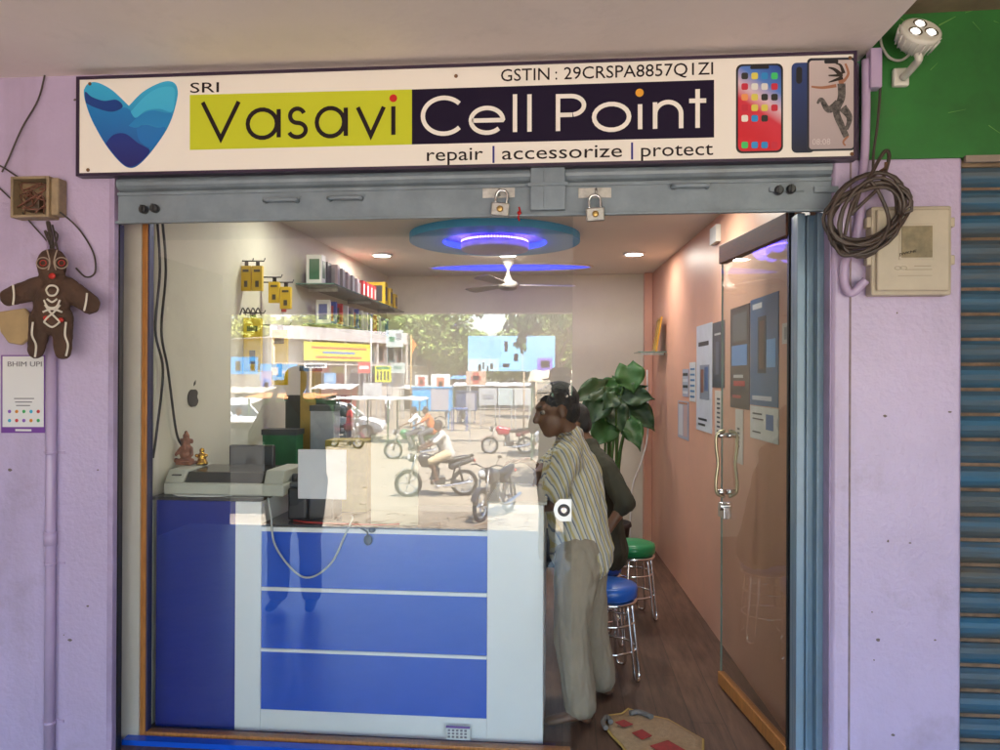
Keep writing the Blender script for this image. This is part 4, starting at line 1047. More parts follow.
# ---- left wall things
# apple shaped sticker
q = PL(193, 398); bm = B(); sh = []
for k in range(36):
    a = 2 * PI * k / 36; r = .052 * (1 + .10 * math.cos(2 * a)) * (1 - .10 * math.exp(-((a - PI / 2) / .35) ** 2)) * (1 - .08 * math.exp(-((a - 3 * PI / 2) / .3) ** 2))
    x = r * math.cos(a); zz = r * math.sin(a)
    dx, dz = x - .062, zz - .005; dist = math.hypot(dx, dz)
    if dist < .03: x = .062 - .03 * abs(dx) / max(dist, 1e-4); 
    sh.append((q.x + .003, q.y + x, q.z + zz))
prism(bm, sh, (-.003, 0, 0)); prism(bm, [(q.x + .003, q.y + .005, q.z + .06), (q.x + .003, q.y + .008, q.z + .078), (q.x + .003, q.y + .024, q.z + .09), (q.x + .003, q.y + .022, q.z + .072)], (-.003, 0, 0))
tag(obj('wall_logo', bm, mat('dark_logo', (.05, .045, .04), .5)), 'small dark bitten apple logo on the left wall', 'logo')
# glass shelf with boxes
GSH = mat('green_glass_edge', (.10, .2, .17), .15, spec=.8)
zsh = 2.232; ys0, ys1 = 1.95, 4.2
sv = thing('wall_shelf', 'upper glass shelf on the left wall carrying phone boxes', 'shelf', (-1.8, 3, zsh - .01))
obj('shelf_board', bx(-1.815, -1.55, ys0, ys1, zsh - .01, zsh - .002), GSH, sv, w=True)
for y in (2.2, 3.1, 4.0): obj('bracket', bx(-1.815, -1.6, y, y + .015, zsh - .03, zsh - .0105), STEEL, sv, w=True)
sv2 = thing('wall_shelf', 'lower glass shelf of phone cases on the left wall', 'shelf', (-1.8, 3, 1.97))
obj('shelf_board', bx(-1.815, -1.58, ys0 + .15, ys1, 1.96, 1.968), GSH, sv2, w=True)
random.seed(21)
cols = {'white': (.7, .7, .68), 'dark_grey': (.05, .05, .06), 'pale_pink': (.5, .38, .42), 'grey': (.32, .3, .34), 'red': (.5, .02, .03), 'yellow': (.62, .42, .02), 'blue': (.04, .09, .4)}
def carton(x0, y0_, w_, d_, h_, z_, c, lab, grp, face_c=None):
    t = thing('phone_box', lab, 'box', (x0, y0_, z_), group=grp)
    obj('carton', bx(0, w_, 0, d_, 0, h_), mat('carton_' + c, cols[c], .45), t, bevel=.002)
    if face_c: obj('printed_panel', bx(w_ * .2, w_ * .85, -.0015, .0, h_ * .15, h_ * .85), mat('panel_' + face_c, cols.get(face_c, (.04, .14, .07)), .4), t); obj('printed_panel', bx(w_, w_ + .0015, d_ * .2, d_ * .8, h_ * .2, h_ * .8), mat('panel_' + face_c, cols.get(face_c, (.04, .14, .07)), .4), t)
    return t
y = 2.0; seq = [('white', 'green', .20, 'white box with green screen picture at the front end of the upper shelf'), ('dark_grey', None, .17, 'dark grey box second from the front on the upper shelf')]
for c, f, h_, lab in seq: carton(-1.76, y, .11, .085, h_, zsh, c, lab, 'boxes on the upper wall shelf', f); y += .13
for i in range(5):
    carton(-1.75, y, .13, .06, .17 - .008 * i, zsh, ['pale_pink', 'grey'][i % 2], ['pale pink', 'grey'][i % 2] + ' phone box in the row behind the dark box, %s' % ['nearest the front', 'second in line', 'third in line', 'fourth in line', 'last before the red packs'][i], 'boxes on the upper wall shelf', 'grey' if i % 2 == 0 else None); y += .13
for i in range(4):
    carton(-1.73, y, .12, .07, .14, zsh, 'red', 'red pack on the upper shelf, %s of four' % ['frontmost', 'second', 'third', 'rearmost'][i], 'boxes on the upper wall shelf', 'white'); y += .12
for i in range(3):
    carton(-1.74, y + .1, .17, .09, .20 - .03 * i, zsh, 'yellow', 'yellow pack at the far end of the upper shelf, %s' % ['tallest', 'middle one', 'smallest'][i], 'boxes on the upper wall shelf', 'dark_grey'); y += .2
y = 2.15
for i in range(13):
    c = ['white', 'blue', 'red', 'white', 'grey', 'blue', 'white'][i % 7]
    t = thing('phone_case', '%s phone case pack on the lower shelf, number %s from the front' % (c, ['one', 'two', 'three', 'four', 'five', 'six', 'seven', 'eight', 'nine', 'ten', 'eleven', 'twelve', 'thirteen'][i]), 'phone case', (-1.74, y, 1.9685), group='cases on the lower wall shelf')
    obj('pack', bx(0, .10, 0, .03, 0, .17), mat('carton_' + c, cols[c], .45), t, bevel=.002); obj('case_picture', bx(.02, .08, -.001, 0, .03, .14), mat('panel_x%d' % (i % 4), [(.1, .12, .3), (.6, .1, .08), (.05, .05, .06), (.7, .7, .72)][i % 4], .4), t); y += .145
# hooks with hanging packs
YP = mat('yellow_pack', (.66, .44, .015), .45); 
def hangpack(u0, v0, u1, v1, y, m, lab, hook=True):
    a = PY(u0, v1, y); c_ = PY(u1, v0, y); t = thing('hanging_pack', lab, 'accessory pack', ((a.x + c_.x) / 2, y, a.z), group='accessory packs on wall hooks')
    obj('pack', bx(a.x, c_.x, y - .012, y + .012, a.z, c_.z), m, t, w=True, bevel=.002)
    cx_ = (a.x + c_.x) / 2; w2 = (c_.x - a.x)
    obj('hanger_tab', bx(cx_ - w2 * .18, cx_ + w2 * .18, y - .001, y + .001, c_.z, c_.z + .03), BLACK, t, w=True)
    obj('printed_panel', bx(a.x + w2 * .35, a.x + w2 * .68, y - .0135, y - .012, a.z + (c_.z - a.z) * .15, a.z + (c_.z - a.z) * .4), mat('pack_print', (.06, .05, .03), .5), t, w=True)
    obj('printed_title', bx(a.x + w2 * .2, a.x + w2 * .8, y - .0135, y - .012, a.z + (c_.z - a.z) * .75, a.z + (c_.z - a.z) * .85), mat('pack_print', (.06, .05, .03), .5), t, w=True)
    if hook:
        h = tag(obj('wall_hook', tube(B(), [(wallx_l(y), y, c_.z + .03), (cx_ + w2 * .6, y, c_.z + .028), (cx_ + w2 * .7, y, c_.z + .045)], .004, 6), BLACK), 'black wall hook holding the ' + lab[0:lab.find(' pack') + 5] + lab[lab.find(' pack') + 5:][:60], 'hook', 'wall hooks for accessory packs')
RPK = mat('red_pack', (.4, .04, .02), .5); BPK = mat('black_pack', (.04, .045, .05), .5)
hangpack(241.5, 266, 251.5, 291, 1.18, YP, 'leftmost yellow pack hanging high on the left wall')
hangpack(252.5, 266, 263, 291, 1.18, YP, 'second yellow pack hanging high on the left wall')
hangpack(269, 282, 280, 303, 1.42, YP, 'third yellow pack hanging lower, left of its twin')
hangpack(280.5, 287, 291.5, 309, 1.42, YP, 'fourth yellow pack hanging lowest by the shelf end')
hangpack(253, 291, 264, 303, 1.62, RPK, 'red and dark pack hanging below the two upper yellow packs')
hangpack(276, 303, 286, 312, 1.75, RPK, 'small red pack hanging under the third yellow pack')
hangpack(262, 275, 268, 302, 1.66, BPK, 'narrow black pack hanging between the yellow pairs')
hangpack(244, 318, 262, 372, 1.2, YP, 'tall yellow pack hanging in the row under the red pack')
hangpack(272, 330, 288, 385, 1.45, YP, 'tall yellow pack hanging beside the lower shelf front')
bm = B()
for i in range(4): tube(bm, spline([PL(240 + i * 5, 315, .05), PL(243 + i * 5, 308, .06), PL(246 + i * 5, 315, .05)], 5), .004, 6)
tag(obj('earphone_cords', bm, BLACK), 'black looped earphone cords on the left wall under the yellow packs', 'earphones')
# shop-keeper side shelves behind counter (dim clutter seen in the dark reflection)
dark = [((285, 396), (346, 452), 1.42, (.045, .05, .045), 'tall dark box added on the back unit to deepen the mirrored silhouette'), ((310, 406), (334, 452), 1.25, (.42, .43, .47), 'pale grey display carton in front of the added dark box'), ((262, 430), (296, 470), 1.1, (.03, .16, .06), 'green file box beside the monitor'), ((300, 366), (315, 396), 1.4, (.40, .26, .06), 'ochre helmet box on the back unit'), ((345, 455), (372, 478), 1.0, (.30, .24, .06), 'dull yellow pack on the back unit')]  # tall dark box is added to darken the column behind the carton
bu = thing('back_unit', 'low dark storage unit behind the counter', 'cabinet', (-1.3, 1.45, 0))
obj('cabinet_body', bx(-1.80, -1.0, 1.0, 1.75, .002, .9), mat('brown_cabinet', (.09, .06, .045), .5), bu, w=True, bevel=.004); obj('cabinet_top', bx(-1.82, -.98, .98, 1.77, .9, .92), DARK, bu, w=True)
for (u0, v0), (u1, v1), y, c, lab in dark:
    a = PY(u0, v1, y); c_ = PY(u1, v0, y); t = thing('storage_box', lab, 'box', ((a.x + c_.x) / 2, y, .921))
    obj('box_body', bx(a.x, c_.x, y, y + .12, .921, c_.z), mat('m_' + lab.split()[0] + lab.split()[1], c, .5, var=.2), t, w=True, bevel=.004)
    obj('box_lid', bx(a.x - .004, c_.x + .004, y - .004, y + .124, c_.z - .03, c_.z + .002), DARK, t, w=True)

# ---- right wall things
wn = Vector((-1, -.042, 0)).normalized()
def rposter(u0, v0, u1, v1, c, name, lab, extra=(), cat='poster', th=.004, grp='posters on the peach wall'):
    a0 = PR(u0, v1); y0_, y1_ = PR(u0, (v0 + v1) / 2).y, PR(u1, (v0 + v1) / 2).y; zA = PR(u1, v0).z; zB_ = PR(u1, v1).z
    def W3(s, t_, o_): y = y0_ + (y1_ - y0_) * s; return Vector((wallx_r(y), y, zB_ + (zA - zB_) * t_)) + wn * o_
    t = thing(name, lab, cat, W3(.5, 0, 0), group=grp)
    bm = B(); prism(bm, [W3(0, 0, th), W3(1, 0, th), W3(1, 1, th), W3(0, 1, th)], -wn * (th - .0005)); obj('sheet', bm, mat('poster_%s' % lab.replace(' ', '')[:18], c, .35, var=.08, vs=9), t, w=True)
    for (s0, t0, s1, t1, cc_) in extra:
        bm = B(); prism(bm, [W3(s0, t0, th + .0015), W3(s1, t0, th + .0015), W3(s1, t1, th + .0015), W3(s0, t1, th + .0015)], -wn * .001)
        obj('printed_area', bm, mat('ink_%d_%d_%d' % tuple(int(x * 100) for x in cc_), cc_, .4), t, w=True)
    return t, W3
LB = (.06, .2, .42); OR_ = (.45, .2, .1); DK = (.03, .035, .05)
rposter(697, 322, 712.5, 434, (.58, .62, .70), 'poster', 'tall pale blue phone poster left of the glass door', [(.25, .30, .85, .62, (.25, .28, .35)), (.3, .36, .5, .58, (.5, .2, .12)), (.55, .38, .78, .6, (.12, .2, .42)), (.15, .8, .8, .84, DK), (.15, .1, .7, .12, DK), (.15, .05, .6, .07, DK)])
rposter(713, 320, 725, 388, (.06, .065, .085), 'poster', 'dark grey poster tucked beside the pale blue one', [(.3, .2, .6, .7, (.12, .13, .17)), (.2, .8, .7, .83, (.5, .5, .5))])
rposter(683, 369, 689, 397, (.36, .40, .5), 'notice', 'small striped blue and white notice left of the tall poster', [(.1, .1 + .22 * i, .9, .2 + .22 * i, DK if i % 2 else (.6, .6, .65)) for i in range(4)], 'notice')
rposter(690, 362, 696, 402, (.6, .62, .64), 'notice', 'narrow white notice with blue lines beside the tall poster', [(.15, .1 + .14 * i, .85, .15 + .14 * i, LB) for i in range(6)], 'notice')
rposter(678.5, 402, 689, 441, (.30, .34, .45), 'notice', 'framed price notice below the small striped notice', [(.1, .08, .48, .9, (.55, .56, .6)), (.54, .08, .9, .9, (.5, .35, .34)), (.1, .92, .9, .97, OR_)], 'notice')
rposter(715.5, 391, 723, 438, (.62, .58, .54), 'notice', 'slim white strip notice under the dark grey poster', [(.3, .1 + .1 * i, .7, .14 + .1 * i, DK) for i in range(8)], 'notice')
rposter(731, 303, 750, 410, (.045, .03, .03), 'poster', 'black and red poster seen through the glass door, blue area painted as reflection', [(.15, .66, .9, .93, (.10, .10, .11)), (.2, .22, .8, .27, (.45, .03, .03)), (.2, .30, .7, .33, (.5, .5, .5)), (.15, .1, .6, .13, (.35, .03, .03)), (.1, .42, .9, .62, (.10, .25, .55))])  # blue area stands in for a reflection in the door glass
rposter(751, 291, 779, 408, (.025, .10, .24), 'poster', 'large blue phone poster seen through the glass door, with painted blue reflection', [(.3, .3, .6, .82, (.02, .025, .04)), (.36, .34, .54, .78, (.25, .12, .08)), (.1, .9, .45, .95, (.6, .6, .65)), (.1, .05, .8, .09, (.5, .52, .6)), (.62, .35, .92, .6, (.12, .35, .7))])  # bright blue painted here for the reflection in the door glass
rposter(751, 409, 779, 445, (.62, .62, .62), 'poster', 'white card with blue emblem under the large blue poster', [(.6, .35, .85, .8, (.03, .12, .35)), (.1, .75, .45, .8, DK), (.1, .6, .5, .64, DK), (.1, .2, .4, .24, DK)])
rposter(736, 410, 743.5, 465, (.62, .60, .56), 'notice', 'slim white strip notice seen through the glass door', [(.3, .3 + .08 * i, .6, .34 + .08 * i, DK) for i in range(5)], 'notice')
rposter(783, 322, 791, 343, (.6, .58, .55), 'notice', 'small white label high on the wall at the door hinge', [(.3, .2, .6, .8, (.3, .3, .3))], 'notice')
t, W3 = rposter(714.5, 224, 721, 241, (.7, .7, .68), 'switch_box', 'white switch box high on the peach wall above the door', [], 'switch box', .03, None)
# small shelf + frame
q = PR(640, 353)
ss = thing('corner_shelf', 'small glass shelf high in the back corner holding a gold frame', 'shelf', (.7, 3.8, q.z))
q = PY(645, 352, 3.6); xr = wallx_r(3.6)
obj('shelf_board', bx(xr - .24, xr - .002, 3.45, 3.85, q.z - .008, q.z), GSH, ss, w=True)
obj('bracket', bx(xr - .2, xr - .002, 3.6, 3.62, q.z - .025, q.z - .0085), STEEL, ss, w=True)
pf = thing('picture_frame', 'gold framed picture leaning on the small corner shelf', 'picture frame', (xr - .05, 3.62, q.z))
for i, (dy, col) in enumerate(((0, GOLD), (.14, mat('red_gold', (.3, .14, .04), .4)))):
    bm = B(); Mx = Matrix.Translation((xr - .085, 3.46 + dy, q.z)) @ Matrix.Rotation(.16, 4, 'Y')
    box(bm, -.01, .004, 0, .02, 0, .30, M=Mx); box(bm, -.01, .004, .12, .14, 0, .30, M=Mx); box(bm, -.01, .004, .02, .12, 0, .02, M=Mx); box(bm, -.01, .004, .02, .12, .28, .30, M=Mx)
    fr_ = obj('frame', bm, col, pf, w=True); obj('picture', box(B(), -.004, .002, .021, .119, .021, .279, M=Mx), mat('picture_print', (.25, .12, .06), .4, var=.9, vs=20, col2=(.5, .4, .1)), fr_)
# chairs: stools
def stool(loc, col, lab):
    t = thing('stool', lab, 'stool', loc, group='round stools with chrome legs')
    obj('seat', lathe(B(), [(0, .42), (.13, .42), (.152, .435), (.155, .475), (.148, .492), (.12, .502), (0, .506)], n=36), mat('stool_' + lab.split()[0], col, .32, bump=.1, bs=14), t)
    obj('seat_rim', lathe(B(), [(.13, .405), (.15, .405), (.152, .418), (.13, .42)], n=36), CHROME, t)
    for k in range(4):
        a = PI / 4 + k * PI / 2 + .3; ca, sa = math.cos(a), math.sin(a); ta, tb = -sa, ca
        bm = B(); tube(bm, spline([(ca * .12 + ta * .028, sa * .12 + tb * .028, .41), (ca * .15 + ta * .028, sa * .15 + tb * .028, .15), (ca * .165 + ta * .026, sa * .165 + tb * .026, .03), (ca * .17, sa * .17, .009), (ca * .165 - ta * .026, sa * .165 - tb * .026, .03), (ca * .15 - ta * .028, sa * .15 - tb * .028, .15), (ca * .12 - ta * .028, sa * .12 - tb * .028, .41)], 5), .0085, 8)
        obj('leg', bm, CHROME, t)
    for r, z in ((.145, .16), (.135, .30)): obj('foot_ring', tube(B(), [(r * math.cos(2 * PI * k / 32), r * math.sin(2 * PI * k / 32), z) for k in range(32)], .007, 8, closed=True), CHROME, t)
    return t
stool((.245, 1.07, 0.0), (.015, .09, .40), 'blue topped stool nearest the standing customer')
stool((.20, 1.58, 0.0), (.012, .07, .36), 'second blue topped stool under the seated man')
stool((.46, 2.08, 0.0), (.012, .25, .09), 'green topped stool near the potted plant')
# jute bag on the floor
JU = mat('jute_cloth', (.42, .29, .175), .85, var=.15, vs=40, bump=.5, bs=160)
jb_ = thing('jute_bag', 'flattened jute bag with red diamond print lying on the shop floor', 'bag', PZ(650, 735, 0))
ol = [(604, 727), (608, 718), (622, 716), (628, 711), (650, 718), (668, 722), (690, 735), (703, 742), (703, 775), (640, 775), (622, 748), (612, 738)]
c0 = PZ(655, 740, .0); op = [PZ(u, v, .0) for u, v in ol]; pl = [(p.x, p.y) for p in op]
bm = B(); R0 = [bm.verts.new((x, y, .002)) for x, y in pl]; rings = [R0]
for s, h in ((.97, .014), (.8, .022), (.5, .026), (.2, .028)):
    rings.append([bm.verts.new((c0.x + (x - c0.x) * s, c0.y + (y - c0.y) * s, h + .010 * noise.noise(Vector((x * 9 * s, y * 9 * s, s * 3))))) for x, y in pl])
for a_, b_ in zip(rings, rings[1:]):
    for k in range(len(pl)): bm.faces.new((a_[k], a_[(k + 1) % len(pl)], b_[(k + 1) % len(pl)], b_[k]))
bm.faces.new(rings[-1]); bmesh.ops.recalc_face_normals(bm, faces=bm.faces[:]); obj('bag_body', bm, JU, jb_, w=True, smooth=True)
obj('piping', tube(B(), [(x, y, .010) for x, y in pl], .006, 7, closed=True), mat('yellow_piping', (.5, .34, .1), .7), jb_, w=True)
RD = mat('faded_red_print', (.33, .03, .03), .7, var=.3, vs=30)
for (cu, cv, ru, rv) in ((624, 723, 9, 3.5), (642, 734, 10, 5), (668, 748, 18, 8)):
    bm = B(); prism(bm, [PZ(cu - ru, cv - rv * .3, .036), PZ(cu, cv - rv, .036), PZ(cu + ru, cv + rv * .3, .036), PZ(cu, cv + rv, .036)], (0, 0, -.003)); obj('diamond_print', bm, RD, jb_, w=True)
for pts in ([(606, 728), (603, 722), (607, 717), (611, 722)], [(630, 713), (640, 712), (652, 717)]):
    obj('handle', tube(B(), spline([PZ(u, v, .03) for u, v in pts], 5), .012, 8), mat('grey_strap', (.16, .14, .13), .7), jb_, w=True)

# potted plant -----------------------------------------------------
LEAF = mat('glossy_leaf', (.013, .048, .012), .5, var=.35, vs=5, spec=.5)
LEAF2 = mat('glossy_leaf_light', (.022, .09, .016), .5, var=.25, vs=5)
pc = Vector((.40, 3.5, 0))
pt = thing('potted_plant', 'tall broad leafed potted plant in the back corner', 'plant', pc)
obj('pot', lathe(B(), [(.0, 0), (.13, 0), (.17, .32), (.185, .33), (.18, .36), (.165, .36), (.155, .30), (0, .30)], pc, 28), mat('dark_pot', (.06, .045, .04), .5), pt, w=True)
def leaf(tip_px, base_px, y0_, y1_, wd, m):
    base_ = PY(*base_px, y0_); tip = PY(*tip_px, y1_); ax = tip - base_; Lh = ax.length; ax.normalize()
    side = ax.cross(Vector((0, -1, .25))).normalized(); nn = side.cross(ax).normalized(); bm = B(); rows = []
    for i in range(13):
        t_ = i / 12; w_ = wd * (math.sin(PI * min(1, t_ * .93 + .12)) ** .8) * (1 if t_ < .5 else (1.25 - t_ * .5)); back = -.10 * Lh if i == 0 else 0
        if i == 12: w_ = .002
        row = []
        for j in range(-3, 4):
            s = j / 3; wave_ = .02 * math.sin(t_ * 14 + s * 3)
            bk = -.14 * Lh * abs(s) * max(0, 1 - t_ * 3)
            row.append(bm.verts.new(base_ + ax * (t_ * Lh + bk) + side * (s * w_) + nn * (-.10 * t_ * t_ * Lh * 1.2 + abs(s) * w_ * .35 + wave_ * abs(s))))
        rows.append(row)
    for a_, b_ in zip(rows, rows[1:]):
        for k in range(6): f = bm.faces.new((a_[k], a_[k + 1], b_[k + 1], b_[k])); f.smooth = True
    lf = obj('leaf', bm, m, pt, w=True); sd = lf.modifiers.new('s', 'SOLIDIFY'); sd.thickness = .003
    q = pc + Vector((random.uniform(-.06, .06), random.uniform(-.05, .05), .30)); md = (base_ + q) / 2 + Vector(((base_.x - q.x) * -.12, 0, .1))
    obj('stalk', tube(B(), spline([q, md, base_], 7), [.013 - .0004 * k for k in range(15)], 7), mat('stalk_green', (.06, .14, .035), .45), pt, w=True)
random.seed(4)
for a in (((634, 393), (627, 366), 3.5, 3.42, .13, LEAF2), ((574, 399), (606, 386), 3.3, 3.0, .10, LEAF), ((589, 424), (606, 394), 3.2, 3.0, .11, LEAF), ((592, 396), (618, 384), 3.6, 3.5, .09, LEAF2), ((654, 398), (622, 394), 3.5, 3.4, .10, LEAF),
          ((655, 430), (632, 404), 3.5, 3.4, .10, LEAF), ((612, 374), (622, 394), 3.7, 3.8, .07, LEAF2), ((592, 446), (612, 420), 3.3, 3.1, .12, LEAF2), ((578, 416), (602, 400), 3.5, 3.4, .09, LEAF), ((646, 386), (632, 394), 3.7, 3.6, .06, LEAF),
          ((622, 432), (613, 402), 3.3, 3.15, .10, LEAF), ((640, 448), (628, 420), 3.4, 3.2, .09, LEAF2), ((604, 408), (616, 396), 3.1, 3.0, .08, LEAF)): leaf(*a)
bm = B(); tube(bm, spline([PY(647, 370, 4.1), PY(648, 430, 4.0), PY(642, 460, 3.9), PY(632, 490, 3.8), PY(630, 540, 3.7)], 6), .008, 6)
tag(obj('cable', bm, WHITE), 'white cable hanging down the back corner beside the plant', 'cable')
# ================================================================ PEOPLE
SKIN = mat('skin_brown', (.13, .062, .036), .5, var=.08, vs=20)
HAIR = mat('black_hair', (.012, .010, .010), .55, bump=.6, bs=200)
EYEW = mat('eye_white', (.28, .24, .22), .3)
def V(*a): return Vector(a)
def head_parts(bm, c, f, up, s=1.0):
    """face, cranium, ears as blobs; f=facing, up=up"""
    f = f.normalized(); r = up.cross(f).normalized(); up = f.cross(r).normalized(); M = Matrix((f, r, up)).transposed()
    E_ = lambda a, b_, c__: c + (f * a + r * b_ + up * c__) * s
    ball(bm, E_(-.012, 0, .03), (.095 * s, .076 * s, .088 * s), 12, M); ball(bm, E_(.022, 0, -.045), (.068 * s, .058 * s, .066 * s), 10, M)
    ball(bm, E_(.048, 0, -.085), (.034 * s, .034 * s, .026 * s), 8, M)
    limb(bm, E_(.083, 0, .012), .010 * s, E_(.102, 0, -.024), .015 * s); ball(bm, E_(.072, 0, .03), (.018 * s, .05 * s, .012 * s), 8, M)
    ball(bm, E_(.078, 0, -.057), (.010 * s, .026 * s, .007 * s), 6, M); ball(bm, E_(.075, 0, -.069), (.010 * s, .022 * s, .007 * s), 6, M)
    for q in (-1, 1): ball(bm, E_(-.006, q * .076, -.008), (.02 * s, .01 * s, .033 * s), 8, M)
    return E_, M
def hand(bm, wr, d, palm_n, s=1.0, curl=.5):
    d = d.normalized(); pn = (palm_n - d * palm_n.dot(d)).normalized(); sd = d.cross(pn)
    c = wr + d * .05 * s
    for k in (-1.2, -.4, .4, 1.2): limb(bm, wr + d * .015 * s + sd * k * .014 * s, .016 * s, wr + d * .085 * s + sd * k * .019 * s, .0125 * s)
    for k, ln in ((-1.5, .055), (-.5, .07), (.5, .075), (1.5, .066)):
        b0 = wr + d * .09 * s + sd * k * .0185 * s; d1 = (d * math.cos(curl * .6) + pn * math.sin(curl * .6)); d2 = (d * math.cos(curl * 1.6) + pn * math.sin(curl * 1.6))
        b1 = b0 + d1 * ln * .5 * s; b2 = b1 + d2 * ln * .5 * s; limb(bm, b0, .0095 * s, b1, .0085 * s, n=8); limb(bm, b1, .0085 * s, b2, .0072 * s, n=8)
    t0 = wr + d * .025 * s + sd * .026 * s; t1 = t0 + (d * .6 + sd * .8).normalized() * .04 * s; t2 = t1 + (d * .9 + sd * .2 + pn * .3).normalized() * .03 * s
    limb(bm, t0, .013 * s, t1, .0105 * s, n=8); limb(bm, t1, .0105 * s, t2, .0085 * s, n=8)
def hair_cap(c, f, up, s=1.0, bald=False):
    f = f.normalized(); r = up.cross(f).normalized(); up2 = f.cross(r).normalized(); M = Matrix((f, r, up2)).transposed(); bm = B()
    E_ = lambda a, b_, c__: c + (f * a + r * b_ + up2 * c__) * s
    ball(bm, E_(-.02, 0, .045), (.098 * s, .082 * s, .088 * s), 12, M); ball(bm, E_(-.055, 0, -.005), (.058 * s, .072 * s, .07 * s), 10, M); ball(bm, E_(.035, 0, .088), (.045 * s, .055 * s, .028 * s), 8, M)
    return bm
def person(label, J, shirt, trousers, vox=.012, hair=True, cat='person', sleeve=.6, long=True, face=True, skin=SKIN, group=None, shoes=None, hairm=HAIR, crease=.006):
    """J: joint dict in world coordinates (a left/right pair per limb joint)"""
    s = J.get('s', 1.0)
    t = thing('person', label, cat, J['base'], group=group)
    bm = B(); f, up = J['face'], J.get('up', V(0, 0, 1)); hc = J['head']
    hs = s * J.get('hs', 1.0); E_, M = head_parts(bm, hc, f, up, hs)
    limb(bm, J['neck'], .062 * s, hc + (M @ V(-.02, 0, -.05)) * s, .052 * s)
    limb(bm, J['neck'], .07 * s, J['chest'], .09 * s); limb(bm, J['chest'], .11 * s, J['pelvis'], .11 * s)
    for k in (0, 1):
        sh, el, wr = J['sh'][k], J['el'][k], J['wr'][k]
        limb(bm, sh, .048 * s, el, .038 * s); limb(bm, el, .037 * s, wr, .026 * s); limb(bm, J['neck'], .05 * s, sh, .05 * s)
        hand(bm, wr, J.get('hd', [wr - el, wr - el])[k], J.get('pn', [V(0, 0, -1)] * 2)[k], s)
        hp, kn, an = J['hip'][k], J['kn'][k], J['an'][k]
        limb(bm, hp, .078 * s, kn, .053 * s); limb(bm, kn, .05 * s, an, .033 * s); limb(bm, J['pelvis'], .1 * s, hp, .085 * s)
        to = J['toe'][k]; limb(bm, an + V(0, 0, -.03 * s), .036 * s, to, .028 * s, flat=((0, 0, 1), .7)); ball(bm, an + V(0, 0, -.05 * s) - (to - an).normalized() * .03 * s, .034 * s, 8)
    body = organic('body', bm, skin, t, w=True, voxel=vox, it=3)
    if face:
        for q in (-1, 1):
            bm = B(); ball(bm, E_(.067, q * .031, .008), .0115 * s, 8); e_ = obj('eye', bm, EYEW, body, smooth=True)
            bm = B(); ball(bm, E_(.079, q * .031, .008), .006 * s, 6); obj('eye_iris', bm, BLACK, body, smooth=True)
            bm = B(); limb(bm, E_(.083, q * .016, .032), .004 * s, E_(.074, q * .05, .033), .003 * s); obj('eyebrow', bm, HAIR, body)
    if hair: organic('hair', hair_cap(hc, f, up, J.get('hs', 1.0) * s), hairm, t, w=True, voxel=vox * .8, it=2, crease=.003, cscale=(60, 60, 60))
    # shirt
    bm = B(); ch, pv, nk = J['chest'], J['pelvis'], J['neck']; rt = (J['sh'][1] - J['sh'][0]).normalized(); bw = J.get('bulk', 1.0)
    limb(bm, nk + (ch - nk) * .02, .074 * s, ch, .135 * s * bw, flat=(rt, 1.22)); limb(bm, ch, .138 * s * bw, pv, .14 * s * bw, flat=(rt, 1.18)); hem = pv + (pv - ch).normalized() * .06 * s
    limb(bm, pv, .142 * s * bw, hem, .150 * s * bw, flat=(rt, 1.15))
    for k in (0, 1):
        sh, el, wr = J['sh'][k], J['el'][k], J['wr'][k]
        limb(bm, nk + (ch - nk) * .12, .072 * s, sh, .072 * s); limb(bm, ch, .10 * s, sh, .07 * s)
        e1 = sh + (el - sh) * min(1, sleeve * 1.3); limb(bm, sh, .069 * s, e1, .060 * s)
        if sleeve > .8: limb(bm, el, .056 * s, el + (wr - el) * (sleeve - .8) * 4, .044 * s)
    if J.get('scarf'):  # added lumps beside the neck, blocking bright gaps in the mirrored silhouette
        for q in (-.11, .11): ball(bm, nk + rt * q + V(0, 0, .035), (.085, .085, .085), 10)
    organic('shirt', bm, shirt, t, w=True, voxel=vox, it=3, crease=crease)
    bw *= J.get('tb', 1.0)
    bm = B()
    limb(bm, pv + (ch - pv) * .2, .128 * s * bw, pv, .135 * s * bw, flat=(rt, 1.15))
    for k in (0, 1):
        hp, kn, an = J['hip'][k], J['kn'][k], J['an'][k]
        limb(bm, pv, .12 * s * bw, hp, .108 * s * bw); limb(bm, hp, .110 * s * bw, kn, .084 * s)
        if long: limb(bm, kn, .083 * s, an + (kn - an).normalized() * .02, .078 * s)
    organic('trousers', bm, trousers, t, w=True, voxel=vox, it=3, crease=crease)
    if shoes:
        for k in (0, 1):
            bm = B(); an, to = J['an'][k], J['toe'][k]; limb(bm, an + V(0, 0, -.035 * s), .044 * s, to, .038 * s, flat=((0, 0, 1), .75)); organic('shoe', bm, shoes, t, w=True, voxel=vox, it=2)
    return t, body
